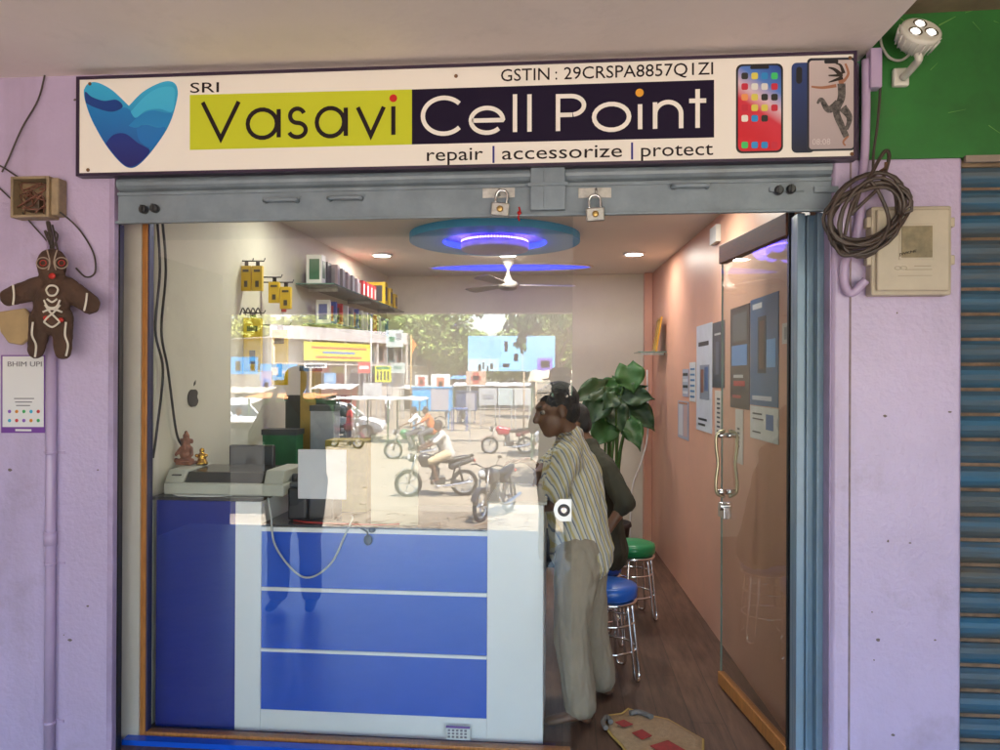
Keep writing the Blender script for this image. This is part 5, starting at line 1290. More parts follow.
# striped shirt
def stripe_mat():
    m = bpy.data.materials.new('striped_cotton'); m.use_nodes = True; N = m.node_tree.nodes; L = m.node_tree.links; b = N['Principled BSDF']; b.inputs['Roughness'].default_value = .85
    tc = N.new('ShaderNodeTexCoord'); d = N.new('ShaderNodeVectorMath'); d.operation = 'DOT_PRODUCT'; d.inputs[1].default_value = Vector((.84, .42, .34)) * 31; L.new(tc.outputs['Object'], d.inputs[0])
    fr = N.new('ShaderNodeMath'); fr.operation = 'FRACT'; L.new(d.outputs['Value'], fr.inputs[0]); r = N.new('ShaderNodeValToRGB'); r.color_ramp.interpolation = 'CONSTANT'
    e = r.color_ramp.elements; e[0].color = (.55, .52, .45, 1); e[1].position = .30; e[1].color = (.15, .17, .23, 1)
    q = e.new(.45); q.color = (.46, .43, .36, 1); q = e.new(.66); q.color = (.43, .35, .15, 1); q = e.new(.9); q.color = (.46, .43, .36, 1)
    L.new(fr.outputs[0], r.inputs['Fac']); L.new(r.outputs['Color'], b.inputs['Base Color']); return m
STR = stripe_mat()
KHA = mat('grey_khaki', (.275, .225, .17), .85, var=.1, vs=6, bump=.2, bs=300)
OLV = mat('dark_olive_cotton', (.035, .032, .02), .85, var=.2, vs=10)
DEN = mat('dark_denim', (.012, .016, .03), .85)
def px3(u, v, y): return PY(u, v, y)
# customer leaning on the counter, facing -x (left)
J = dict(base=(.1, .62, 0), face=V(-.95, -.30, -.2), up=V(-.22, 0, 1), hs=1.07, head=px3(556, 411, .62), neck=px3(570, 438, .66), chest=px3(571, 474, .66), pelvis=px3(580, 538, .66),
         sh=[px3(566, 458, .46), px3(564, 455, .84)], el=[px3(554, 503, .41), px3(547, 466, .86)], wr=[px3(537, 507, .50), px3(538, 474, .76)],
         hd=[V(-1, .1, -.1), V(-.25, -.1, -1)], pn=[V(0, 0, -1), V(-1, 0, 0)],
         hip=[px3(580, 550, .58), px3(583, 550, .74)], kn=[px3(571, 628, .53), px3(591, 628, .80)], an=[V(.085, .50, .07), V(.20, .82, .07)], toe=[V(-.06, .45, .025), V(.05, .78, .025)], bulk=1.08, tb=1.02)
person('man in yellow and grey striped shirt and khaki trousers leaning on the counter', J, STR, KHA, vox=.0075, sleeve=.62, crease=.014)
# seated man behind him
J = dict(base=(.2, 1.55, 0), face=V(-1, -.1, -.3), up=V(-.25, 0, 1), head=px3(573, 425, 1.5), neck=V(.14, 1.50, 1.18), chest=V(.18, 1.5, 1.0), pelvis=V(.235, 1.56, .62), sh=[px3(606, 470, 1.32), V(.12, 1.68, 1.12)],
         el=[px3(625, 503, 1.24), V(-.05, 1.75, .95)], wr=[px3(604, 535, 1.22), V(-.22, 1.66, 1.08)], hip=[V(.2, 1.48, .58), V(.2, 1.66, .58)], kn=[V(-.20, 1.44, .56), V(-.2, 1.7, .56)], an=[V(-.18, 1.44, .09), V(-.18, 1.7, .09)], toe=[V(-.32, 1.44, .03), V(-.32, 1.7, .03)], hd=[V(-.8, .2, -.3), V(-1, 0, 0)])
person('man in dark olive shirt sitting on a stool behind the striped customer', J, OLV, DEN, vox=.010, sleeve=.85, crease=.01, shoes=BLACK)
px_ = px3(603, 529, 1.2)

def stander(label, x, y, fdir, shirt, trousers, h=1.7, zg=-.1, arms='down', vox=.016, hair=True, sleeve=.6, shoes=DARK, long=True, skin=SKIN, cat='person', group=None, bulk=1.0):
    s = h / 1.74; f = V(math.cos(fdir), math.sin(fdir), 0); r = V(f.y, -f.x, 0); O = V(x, y, zg)
    P_ = lambda a, b_, c: O + (f * a + r * b_ + V(0, 0, c)) * s
    J = dict(base=tuple(O), s=s, bulk=bulk, face=f, head=P_(.03, 0, 1.60), neck=P_(0, 0, 1.43), chest=P_(0, 0, 1.26), pelvis=P_(0, 0, .97), hip=[P_(0, -.09, .9), P_(0, .09, .9)], kn=[P_(.02, -.11, .5), P_(.02, .11, .5)], an=[P_(0, -.12, .09), P_(0, .12, .09)], toe=[P_(.14, -.14, .03), P_(.14, .14, .03)], sh=[P_(0, -.19, 1.40), P_(0, .19, 1.40)])
    if arms == 'down': J.update(el=[P_(-.02, -.26, 1.12), P_(-.02, .26, 1.12)], wr=[P_(.05, -.26, .87), P_(.05, .26, .87)], pn=[r, -r])
    elif arms == 'akimbo': J.update(el=[P_(-.05, -.36, 1.17), P_(-.05, .36, 1.17)], wr=[P_(.05, -.2, 1.0), P_(.05, .2, 1.0)], pn=[r, -r])
    elif arms == 'photo': J.update(el=[P_(.14, -.24, 1.24), P_(.14, .24, 1.24)], wr=[P_(.31, -.105, 1.45), P_(.31, .105, 1.45)], scarf=True, hd=[V(0, 0, 1) + r * .15, V(0, 0, 1) - r * .15], pn=[r, -r])
    elif arms == 'phone': J.update(el=[P_(.16, -.26, 1.2), P_(.16, .26, 1.2)], wr=[P_(.34, -.07, 1.48), P_(.34, .07, 1.48)], hd=[V(0, 0, 1) + r * .3, V(0, 0, 1) - r * .3], pn=[r, -r])
    return person(label, J, shirt, trousers, vox=vox, sleeve=sleeve, shoes=shoes, long=long, hair=hair, skin=skin, group=group)
GRSH = mat('grey_shirt', (.09, .09, .10), .85); NAVS = mat('navy_shirt', (.02, .025, .05), .85); WSH = mat('white_shirt', (.62, .62, .62), .85); OSH = mat('orange_shirt', (.5, .13, .03), .85)
stander('man in grey shirt standing in the porch, mirrored left in the glass', -1.97, -2.04, PI / 2 - .1, GRSH, mat('grey_trousers', (.30, .27, .26), .85), 1.78, arms='phone', bulk=1.35)
stander('photographer in navy shirt and brown hat holding up a phone, mirrored beside the customer', -.03, -3.40, PI / 2 + .02, NAVS, GRSH, 1.73, arms='photo', bulk=1.2)
hb_ = [o for o in bpy.data.objects if o.parent is not None and o.parent.get('label', '').startswith('photographer') and o.name.startswith('hair')][0]
hp_ = V(-.03, -3.37, 1.585)
obj('hat', lathe(B(), [(.165, -.012), (.17, -.004), (.105, .01), (.098, .07), (.07, .10), (0, .105)], hp_, 28), mat('brown_hat_cloth', (.12, .09, .07), .9), hb_.parent, w=True)
bm = B(); box(bm, -.085, .085, -.005, .005, -.04, .04, M=Matrix.Translation((-0.03, -3.03, 1.575)) @ Matrix.Rotation(.085, 4, 'Z'))
phn = tag(obj('mobile_phone', bm, BLACK, bevel=.004), 'black mobile phone held up by the photographer', 'phone')
# ================================================================ THE STREET BEHIND THE CAMERA (seen mirrored in the glass)
GZ = -1.1
DS = 1.42
_RF = RF
def RF(u, v, d): return _RF(u, v, d * DS)
def RG(u, d): p = _RF(u, 377, d * DS); p.z = GZ; return p
def ground_mat():
    m = mat('dusty_ground', (.30, .245, .18), .95, var=.0, vs=1.0); N = m.node_tree.nodes; L = m.node_tree.links; b = N['Principled BSDF']
    tc = N.new('ShaderNodeTexCoord'); n1 = N.new('ShaderNodeTexNoise'); n1.inputs['Scale'].default_value = .25; n1.inputs['Detail'].default_value = 10; n1.inputs['Roughness'].default_value = .65
    n2 = N.new('ShaderNodeTexNoise'); n2.inputs['Scale'].default_value = 6; n2.inputs['Detail'].default_value = 8
    for n in (n1, n2): L.new(tc.outputs['Object'], n.inputs['Vector'])
    r = N.new('ShaderNodeValToRGB'); r.color_ramp.elements[0].position = .35; r.color_ramp.elements[1].position = .65; r.color_ramp.elements[0].color = (.17, .13, .09, 1); r.color_ramp.elements[1].color = (.29, .24, .175, 1)
    L.new(n1.outputs['Fac'], r.inputs['Fac']); mx = N.new('ShaderNodeMixRGB'); mx.blend_type = 'OVERLAY'; mx.inputs['Fac'].default_value = .5; L.new(r.outputs['Color'], mx.inputs['Color1']); L.new(n2.outputs['Fac'], mx.inputs['Color2']); L.new(mx.outputs['Color'], b.inputs['Base Color'])
    bp = N.new('ShaderNodeBump'); bp.inputs['Strength'].default_value = .5; bp.inputs['Distance'].default_value = .03; L.new(n2.outputs['Fac'], bp.inputs['Height']); L.new(bp.outputs['Normal'], b.inputs['Normal'])
    return m
bm = B(); face(bm, [(-300, -300, GZ), (300, -300, GZ), (300, 300, GZ), (-300, 300, GZ)]); struct('ground', bm, ground_mat())
bm = B(); box(bm, -90, 90, -34, -11.5, GZ + .0, GZ + .006); struct('road', bm, mat('dusty_road', (.28, .235, .175), .9, var=.12, vs=.8, bump=.2, bs=20, dirt=.2))
# soil behind: solid shop building mass so light stays out
tag(obj('shop_building_mass', bx(-4.4, 4.6, YB + .2, YB + 1.0, GZ, 5.5), LILAC_D), 'rear mass of the lilac shop building behind the shop room', 'building')
tag(obj('roof_slab', bx(-4.4, 4.6, .31, YB + 1.0, 3.0, 3.25), BROWNP), 'concrete roof slab over the shop room', 'roof')
tag(obj('outer_wall', bx(-4.4, -2.1, .15, YB + .2, GZ, 3.0), LILAC_D), 'outer side wall left of the shop room', 'wall')
tag(obj('outer_wall', bx(1.25, 4.6, .65, YB + .2, GZ, 2.99), LILAC_D), 'outer side wall right of the shop room behind the blue shutter', 'wall')

# leaf clumps
def crown(name, c, rad, n, size, m, parent, seed=0, lumps=14, drop=0):
    size *= 1.3; rnd = random.Random(seed); bm = B(); c = Vector(c); L_ = []
    for i in range(lumps):
        d = Vector((rnd.gauss(0, 1), rnd.gauss(0, 1), rnd.gauss(0, .8))).normalized() * rnd.uniform(.3, .85)
        L_.append((c + Vector((d.x * rad[0], d.y * rad[1], d.z * rad[2])), rnd.uniform(.28, .5)))
    for i in range(n):
        lc, lr = rnd.choice(L_); d = Vector((rnd.gauss(0, 1), rnd.gauss(0, 1), rnd.gauss(0, 1))).normalized() * (rnd.random() ** .45) * lr
        p = lc + Vector((d.x * rad[0], d.y * rad[1], d.z * rad[2])); a = Vector((rnd.gauss(0, 1), rnd.gauss(0, 1), rnd.gauss(0, .6))).normalized(); b_ = a.orthogonal().normalized(); b_.rotate(Matrix.Rotation(rnd.uniform(0, 6.28), 3, a))
        if drop: a = (a * .5 + Vector((0, 0, -1))).normalized(); b_ = a.orthogonal().normalized(); b_.rotate(Matrix.Rotation(rnd.uniform(0, 6.28), 3, a))
        s = size * rnd.uniform(.6, 1.3); f = bm.faces.new([bm.verts.new(q) for q in (p - a * s, p + b_ * s * .45, p + a * s, p - b_ * s * .45)])
        f.material_index = 1 if rnd.random() < .4 else 0
    return obj(name, bm, m, parent, w=True)
def tree(x, y, h, rad, label, seed, m, n=5000, size=.16, lean=(0, 0), grp='trees beyond the street', cz=None):
    rnd = random.Random(seed); t = thing('tree', label, 'tree', (x, y, GZ), group=grp); cz = cz or h - rad[2] * .8
    c = Vector((x + lean[0], y + lean[1], GZ + cz)); top_ = c
    bm = B(); tube(bm, spline([(x, y, GZ - .1), (x + lean[0] * .2 + .1, y + lean[1] * .2, GZ + cz * .35), (x + lean[0] * .6, y + lean[1] * .6, GZ + cz * .7), top_], 5), [h * .035 * (1 - .045 * k) for k in range(16)], 9)
    for k in range(7):
        a = rnd.uniform(0, 6.28); s0 = Vector((x, y, GZ)).lerp(top_, rnd.uniform(.5, .85)); e = c + Vector((math.cos(a) * rad[0] * .7, math.sin(a) * rad[1] * .7, rnd.uniform(-.3, .6) * rad[2])); tube(bm, spline([s0, s0.lerp(e, .5) + Vector((0, 0, .1 * h)), e], 4), [h * .014, h * .012, h * .011, h * .01, h * .008, h * .006, h * .005, h * .004, h * .003], 6)
    obj('trunk', bm, mat('bark', (.16, .11, .075), .9, var=.3, vs=5, bump=.5, bs=15), t, w=True)
    crown('crown', c, rad, n, size, m, t, seed); return t
G1 = [mat('leaf_yellow_green', (.28, .31, .06), .6, var=.3, vs=.6), mat('leaf_pale', (.34, .36, .09), .6)]
G2 = [mat('leaf_mid', (.17, .25, .055), .6, var=.3, vs=.6), mat('leaf_mid_light', (.28, .37, .10), .6)]
G3 = [mat('leaf_dark', (.04, .09, .02), .5, var=.3, vs=.8), mat('leaf_dark_light', (.08, .16, .035), .5)]
def tr(u, d, vtop, wpx, label, seed, m, n=5000, size=.2, vbot=None):
    vtop -= 12; g = RG(u, d); top_ = RF(u, vtop, d).z; h = top_ - GZ; r = wpx * 1.2 * d * DS / FPX / 2; n = int(n * 1.3)
    bot = RF(u, vbot or 385, d).z; rz = (top_ - bot) / 2
    return tree(g.x, g.y, h, (r, r * .8, rz), label, seed, m, n, size, cz=(top_ + bot) / 2 - GZ)
tr(232, 62, 300, 70, 'yellow green tree mirrored at the left behind the blue hoardings', 1, G1, 8000, .26, 392)
tr(262, 72, 306, 70, 'yellow green tree mirrored behind the left end of the long building', 2, G1, 7000, .26, 388)
tr(345, 85, 306, 120, 'pale tree mirrored above the parapet of the long building', 3, G1, 7000, .3, 350)
tr(400, 80, 300, 80, 'bright green tree mirrored behind the right end of the long building', 4, G1, 8000, .28, 380)
tr(430, 64, 304, 74, 'wide mid green tree mirrored in the middle of the street view', 5, G2, 11000, .24, 388)
tr(478, 75, 338, 70, 'low green tree mirrored under the patch of sky', 6, G2, 8000, .24, 385)
tr(515, 70, 330, 70, 'low feathery tree mirrored behind the blue hoarding', 7, G2, 8000, .24, 390)
tr(556, 34, 290, 90, 'tall tree with pale trunk mirrored at the right edge of the glass', 8, G2, 9000, .15, 372)
tr(610, 40, 290, 110, 'broad tree standing beyond the right end of the mirrored street', 9, G2, 8000, .2, 380)
tr(150, 50, 290, 110, 'broad tree standing beyond the left end of the mirrored street', 10, G2, 8000, .2, 390)
for i, (u, d) in enumerate(((60, 60), (700, 55), (830, 65), (-80, 70))): tr(u, d, 300, 120, ['tree far left of the long building', 'tree right of the broad street tree', 'tree at the far right of the street', 'tree at the far left end of the street'][i], 20 + i, G2, 5000, .3, 388)
rnd = random.Random(77)
for i in range(16):
    tr(120 + i * 34 + rnd.uniform(-8, 8), 92 + rnd.uniform(-6, 10), (345 if 455 < 120 + i * 34 < 525 else 312 + rnd.uniform(-6, 10)), 66, ['pale', 'mid green', 'yellowish', 'dark'][i % 4] + ' distant tree in the back row, number %s from the left' % 'one two three four five six seven eight nine ten eleven twelve thirteen fourteen fifteen sixteen'.split()[i], 50 + i, [G1, G2][i % 2], 2600, .34, 388)
# near tree with branch hanging into view
g = RG(650, 12.5)
nt_ = thing('tree', 'near tree whose dark leafy branch hangs into the mirrored view', 'tree', (g.x, g.y, GZ), group='trees beyond the street')
a = RF(520, 318, 11.5); h_ = 4.2
bm = B(); tube(bm, spline([(g.x, g.y, GZ - .1), (g.x - .1, g.y, 1.2), (g.x - .2, g.y, 2.6), (g.x - .2, g.y + .1, 5.2)], 5), [.17 - .006 * k for k in range(16)], 10)
tube(bm, spline([(g.x - .2, g.y, 2.6), (g.x - .9, g.y + .1, 3.1), a + V(.2, 0, .55), a + V(-.3, 0, .35)], 5), [.06 - .003 * k for k in range(16)], 7)
obj('trunk', bm, mat('bark', (.16, .11, .075), .9), nt_, w=True)
crown('crown', (g.x + .3, g.y, 5.4), (2.6, 2.2, 1.3), 5000, .09, G3, nt_, 31)
crown('branch_leaves', RF(517, 322, 11.5), (.55, .4, .30), 420, .06, G3, nt_, 32, lumps=8, drop=1)
crown('branch_leaves', RF(528, 340, 11.5), (.24, .25, .32), 150, .06, G3, nt_, 33, lumps=5, drop=1)
crown('branch_leaves', RF(548, 322, 11.5), (.5, .4, .4), 320, .06, G3, nt_, 34, lumps=6, drop=1)
crown('branch_leaves', RF(484, 314, 11.5), (.18, .2, .1), 30, .06, G3, nt_, 35, lumps=4, drop=1)

t = thing('tree', 'roadside tree at the porch corner whose leaves throw dappled shade on the ground', 'tree', (3.4, -6.8, GZ), group='trees beyond the street')
obj('trunk', tube(B(), spline([(3.4, -6.8, GZ - .1), (3.3, -6.8, 1.5), (2.9, -6.4, 3.6), (2.0, -5.8, 5.4), (1.2, -5.4, 6.4)], 5), [.16 - .005 * k for k in range(21)], 10), mat('bark', (.16, .11, .075), .9), t, w=True)
crown('crown', (.6, -5.0, 6.3), (3.0, 1.8, 1.0), 3600, .09, G2, t, 41, lumps=22)
# long two storey building
bl = RG(268, 52); br_ = RG(434, 66)
ax = (br_ - bl); BLn = ax.length; rzb = math.atan2(ax.y, ax.x)
BW_ = mat('whitewashed_wall', (.52, .47, .43), .85, var=.15, vs=.7, dirt=.4); PINKW = mat('faded_pink_wall', (.42, .26, .22), .85, var=.2, vs=.6); PAR = mat('streaked_parapet', (.60, .54, .52), .85, var=.2, vs=1.4, stretch=(3, 3, .4), dirt=.5)
bd = thing('long_building', 'long two storey whitewashed building with streaked parapet across the street', 'building', (bl.x, bl.y, GZ), rzb)
htop = RF(268, 325, 52).z - GZ; hb = RF(268, 337, 52).z - GZ; h1 = RF(268, 364, 52).z - GZ
sgn = -1 if (Matrix.Rotation(rzb, 3, 'Z') @ Vector((0, 1, 0))).y > 0 else 1     # local y pointing away from the street
def yb(a): return a * sgn
bd.location.z = GZ
def lb(x0, x1, ya, yb_, z0, z1): y0_, y1_ = sorted((yb(ya), yb(yb_))); return bx(x0, x1, y0_, y1_, z0, z1)
obj('wall', lb(0, BLn, .0, 8, 0, hb - .1), BW_, bd)
obj('parapet', lb(-.6, BLn + .4, -1.3, -1.1, hb - .12, htop), PAR, bd); obj('roof_slab', lb(-.6, BLn + .4, -1.1, 8, hb - .11, hb), PAR, bd)
obj('floor_slab', lb(-.3, BLn, -1.2, -.001, h1, h1 + .15), BW_, bd)
for i in range(6):
    x = -.4 + i * (BLn / 5.2); obj('column', lb(x, x + .22, -1.25, -1.05, 0, hb - .12), BW_, bd)
obj('hoarding', lb(BLn * .14, BLn * .52, -1.36, -1.301, h1 + .45, hb - .35), mat('yellow_hoarding', (.62, .55, .06), .6, var=.1, vs=1), bd)
for i, (z_, c, x0, x1) in enumerate(((hb - .9, (.45, .12, .05), BLn * .18, BLn * .49), (hb - 1.4, (.1, .2, .5), BLn * .24, BLn * .42), (hb - 1.9, (.45, .12, .05), BLn * .2, BLn * .46))): obj('hoarding_stripe', lb(x0, x1, -1.375, -1.361, z_ - .12, z_ + .08), mat('hoard_%d' % i, c, .6), bd)
for i in range(7):
    x = BLn * .54 + i * BLn * .46 / 7
    w_ = obj('window', lb(x, x + 1.0, -.06, -.002, h1 + .5, h1 + 2.3), PINKW if i % 2 else mat('teal_shutter', (.1, .25, .25), .6), bd); obj('pane', lb(x + .15, x + .85, -.075, -.061, h1 + .65, h1 + 2.15), mat('dark_window', (.03, .035, .04), .2), w_)
for i, (x0, x1, c) in enumerate(((.2, 2.4, (.05, .05, .06)), (2.8, 5.0, (.08, .16, .35)), (5.4, 7.6, (.07, .07, .07)), (8.0, 10.0, (.3, .07, .05)), (10.5, 12.5, (.12, .12, .13)), (13.0, 15.0, (.06, .05, .05)))):
    if x1 < BLn: obj('shop_front', lb(x0, x1, -.05, -.002, 0, h1 - .9), mat('front_%d' % i, c, .6), bd); obj('fascia', lb(x0, x1, -.12, -.002, h1 - .8, h1 - .15), mat('fascia_%d' % i, [(.55, .55, .5), (.1, .25, .5), (.5, .1, .07), (.5, .45, .08), (.5, .5, .52), (.12, .3, .14)][i], .6), bd)
# second low building at right
g = RG(440, 75); t = thing('pink_house', 'low pinkish house mirrored right of the long building', 'building', (g.x, g.y, GZ))
obj('wall', bx(-1, 5, -5, 0, 0, 4.2), PINKW, t); obj('roof', bx(-1.3, 5.3, -5.3, .5, 4.2, 4.5), PAR, t)
for i in range(3): obj('window', bx(i * 1.6, i * 1.6 + .9, .001, .05, 2.2, 3.4), mat('dark_window', (.03, .035, .04), .2), t)

# hoardings, boards, signs (front faces look back at the shop, +y)
def sign_board(u0, v0, u1, v1, d, col, label, marks=(), name='street_sign', cat='sign', legs=True, th=.05):
    a = RF(u0, v1, d); c = RF(u1, v0, d); x0, x1 = min(a.x, c.x), max(a.x, c.x); y = a.y; z0, z1 = a.z, c.z
    t = thing(name, label, cat, ((x0 + x1) / 2, y, GZ), group='signboards across the street'); cc_ = mat('sg_%d_%d_%d' % tuple(int(k * 100) for k in col), col, .55, var=.06, vs=2)
    obj('board', bx(x0, x1, y - th, y, z0, z1), cc_, t, w=True)
    if legs:
        for x in (x0 + .06, x1 - .1): obj('leg', bx(x, x + .05, y - th, y - th + .05, GZ, z0), mat('grey_post', (.3, .3, .3), .5), t, w=True)
    for (s0, t0, s1, t1, c2) in marks:
        obj('printed_area', bx(x0 + (x1 - x0) * s0, x0 + (x1 - x0) * s1, y, y + .008, z0 + (z1 - z0) * t0, z0 + (z1 - z0) * t1), mat('sg_%d_%d_%d' % tuple(int(k * 100) for k in c2), c2, .55), t, w=True)
    return t
SB = (.06, .30, .62); LBL = (.22, .52, .80); Wt = (.7, .7, .68); Dk = (.05, .05, .06)
sign_board(228, 357, 258, 374, 36, SB, 'blue hoarding with two round pictures mirrored at the far left', [(.25, .2, .42, .75, Dk), (.75, .2, .9, .75, Dk), (.28, .3, .38, .5, (.5, .3, .2)), (.78, .3, .87, .5, (.5, .3, .2))])
sign_board(260, 364, 297, 380, 35, SB, 'blue banner right of the two picture hoarding', [(.3, .3, .5, .8, (.6, .6, .65)), (.6, .4, .9, .6, (.5, .5, .7))])
sign_board(261, 371, 272, 390, 33, (.35, .3, .45), 'small arched rainbow sign under the blue banner', [(.2, .1, .8, .6, (.12, .2, .5)), (.3, .1, .7, .4, (.6, .4, .1))])
sign_board(304, 363, 327, 368, 40, Wt, 'white name board low on the building front', [(.1, .3, .9, .7, Dk)], legs=False)
sign_board(324, 373, 336, 384, 38, (.15, .32, .55), 'pale blue poster board under the white name board', [(.2, .2, .8, .8, (.3, .45, .6))])
sign_board(358, 362, 370, 373, 32, (.6, .10, .08), 'red and white sign by the building front', [(.1, .35, .9, .65, Wt)])
sign_board(375, 366, 391, 382, 30, (.70, .68, .06), 'yellow sign with black slanted marks on the pole', [(.08, .8, .92, .95, (.06, .25, .12))] + [(.12 + .22 * i, .12, .22 + .22 * i, .68, Dk) for i in range(4)])
sign_board(386, 330, 403, 347, 34, (.56, .62, .58), 'tall mounted white sign with green mark', [(.2, .3, .5, .6, (.1, .25, .15)), (.6, .4, .9, .8, (.3, .3, .3))])
sign_board(391, 363, 405, 373, 33, (.45, .5, .46), 'grey green sign low beside the yellow one', [(.2, .4, .8, .7, (.2, .3, .25))])
sign_board(363, 383, 382, 398, 28, (.50, .50, .49), 'plain grey white board below the yellow sign', [(.2, .2, .5, .5, (.4, .4, .4))])
sign_board(431, 374, 450, 392, 37, Wt, 'white kiosk board with red ring', [(.3, .2, .7, .8, (.5, .15, .08)), (.4, .3, .6, .6, Wt)])
sign_board(415, 375, 428, 388, 38, (.55, .55, .55), 'white kiosk board with red and black ring', [(.25, .15, .75, .85, (.4, .06, .05)), (.38, .3, .62, .65, Wt)])
sign_board(466, 371, 486, 385, 30, (.50, .32, .22), 'brown sign with red diamond mark', [(.35, .1, .65, .9, (.4, .05, .03)), (.25, .35, .75, .65, (.4, .05, .03))])
for i, (u0, u1, lab) in enumerate(((479, 497, 'grey panel sign left of three on dark legs'), (498, 513, 'bluish grey panel sign in the middle of three'), (514, 531, 'grey panel sign right of three near the post'))):
    sign_board(u0, 388, u1, 405, 27, [(.35, .36, .37), (.36, .42, .42), (.40, .41, .40)][i], lab, [(.15, .35, .85, .65, (.22, .23, .25))] if i == 0 else [])
hb_ = sign_board(468, 336, 555, 371, 21, (.20, .46, .72), 'large pale blue phone hoarding mirrored above the kiosks', [(.38, .05, .60, .97, (.25, .58, .90)), (.42, .55, .46, .85, (.12, .12, .08)), (.52, .70, .56, .82, (.1, .15, .2)), (.53, .28, .58, .5, (.2, .25, .12)), (.40, .1, .48, .22, (.08, .1, .1)), (.0, .0, .36, .35, (.42, .62, .74)), (.80, .02, .97, .38, (.20, .12, .5)), (.62, .0, .64, 1.0, (.5, .6, .7)), (.84, .1, .94, .3, (.5, .45, .7)), (.12, .0, .15, .2, Wt), (.17, .05, .19, .25, Wt), (.22, .0, .24, .15, Wt), (.26, .06, .29, .22, Wt)], legs=True)

# poles
def pole(u, vtop, d, lab, r=.06, col=(.5, .48, .44), flag=None):
    g = RG(u, d); zt_ = RF(u, vtop, d).z; t = thing('pole', lab, 'pole', (g.x, g.y, GZ), group='poles along the street')
    obj('shaft', tube(B(), [(0, 0, 0), (0, 0, zt_ - GZ)], r, 8), mat('pole_%d' % int(col[0] * 100), col, .6), t)
    if flag: obj('pennant', prism(B(), [(0, 0, zt_ - GZ - .1), (.3, .02, zt_ - GZ - .5), (0, 0, zt_ - GZ - 1.1)], (0, .01, 0)), mat('orange_pennant', (.6, .2, .03), .7), t)
pole(221, 338, 34, 'pale pole mirrored at the left of the blue hoardings'); pole(371, 318, 34, 'tall white pole in front of the building'); pole(411, 335, 27, 'thin ochre pole with orange pennant', .035, (.45, .28, .1), True)
pole(524, 372, 22, 'thin wooden post left of the stall awning', .035, (.35, .25, .16)); pole(536, 376, 21, 'second wooden post under the stall awning', .04, (.35, .25, .16)); pole(274, 345, 50, 'slim post at the left end of the building', .07, (.5, .5, .5))
# stalls with sheet roofs
def stall(u0, u1, v, d, depth, label, roofc, wallc=(.2, .2, .19), posts=3, slope=.25, wall=True, th=.04):
    a = RF(u0, v, d); c = RF(u1, v, d); x0, x1 = min(a.x, c.x), max(a.x, c.x); y = a.y; z = a.z
    t = thing('market_stall', label, 'stall', ((x0 + x1) / 2, y, GZ), group='stalls across the street')
    bm = B(); nseg = 10
    for i in range(nseg):
        xa = x0 + (x1 - x0) * i / nseg; xb = x0 + (x1 - x0) * (i + 1) / nseg; za = .03 * math.sin(i * 2.1 + x0); zb2 = .03 * math.sin((i + 1) * 2.1 + x0)
        prism(bm, [(xa, y, z + za), (xb, y, z + zb2), (xb, y - depth, z + slope + zb2), (xa, y - depth, z + slope + za)], (0, 0, th))
    obj('roof', bm, mat('roof_%s' % label.replace(' ', '')[:14], roofc, .7, var=.15, vs=2), t, w=True)
    for i in range(posts):
        x = x0 + .1 + (x1 - x0 - .2) * i / (posts - 1); obj('post', bx(x, x + .05, y - .12, y - .07, GZ, z - .02), mat('green_post', (.06, .12, .07), .6), t, w=True); obj('post', bx(x, x + .05, y - depth, y - depth + .05, GZ, z + slope - .02), mat('green_post', (.06, .12, .07), .6), t, w=True)
    if wall: obj('back_cloth', bx(x0 + .05, x1 - .05, y - depth - .03, y - depth - .005, GZ + .1, z + slope - .05), mat('cloth_%d' % int(wallc[0] * 100), wallc, .8), t, w=True)
    return t
stall(217, 262, 393, 26, 2.0, 'stall with sloping tan sheet roof at the far left', (.42, .36, .28), (.3, .3, .28))
stall(215, 247, 405, 23, 2, 'low stall under white sheet at the left edge', (.55, .53, .48), (.36, .36, .34))
stall(245, 325, 398, 20, 1.6, 'stall with orange and green tarpaulin edge left of the grey man', (.50, .22, .08), (.02, .16, .05), 3, .12)
stall(322, 421, 399.5, 20.5, 1.8, 'long empty stall with flat white sheet roof on green posts', (.58, .55, .50), wall=False, posts=4, slope=.05)
stall(310, 352, 389, 30, 1.6, 'stall with red fascia and white roof behind the white car', (.55, .52, .5), (.4, .06, .04))
stall(528, 575, 382, 17, 2.0, 'stall with beige cloth awning at the right edge', (.50, .42, .30), (.25, .25, .24), wall=False, slope=.35)
stall(398, 450, 389, 40, 2.0, 'dark fronted stall between building and kiosks', (.4, .38, .35), (.06, .06, .07))
stall(452, 530, 386, 42, 2.0, 'long grey roofed stall behind the panel signs', (.5, .5, .5), (.2, .19, .18))
stall(450, 472, 379, 44, 2.0, 'stall with blue sheet roof beside the kiosks', (.10, .25, .5), (.2, .19, .18))
a = RF(213, 470, 10); c = RF(262, 420, 10); t = thing('covered_cart', 'grey cart under a white sheet, widened and darkened, at the left end of the mirrored view', 'cart', (a.x, a.y, GZ))
obj('cart_side', bx(min(a.x, c.x), max(a.x, c.x), a.y - 1.2, a.y, GZ, c.z - .06), mat('darkened_cover', (.045, .043, .04), .8, var=.2), t, w=True, bevel=.02)  # side widened and darkened beyond its grey to dim the street reflection
obj('sheet', bx(min(a.x, c.x) - .05, max(a.x, c.x) + .05, a.y - 1.25, a.y + .06, c.z - .059, c.z), mat('white_sheet', (.6, .6, .6), .8), t, w=True, bevel=.02)
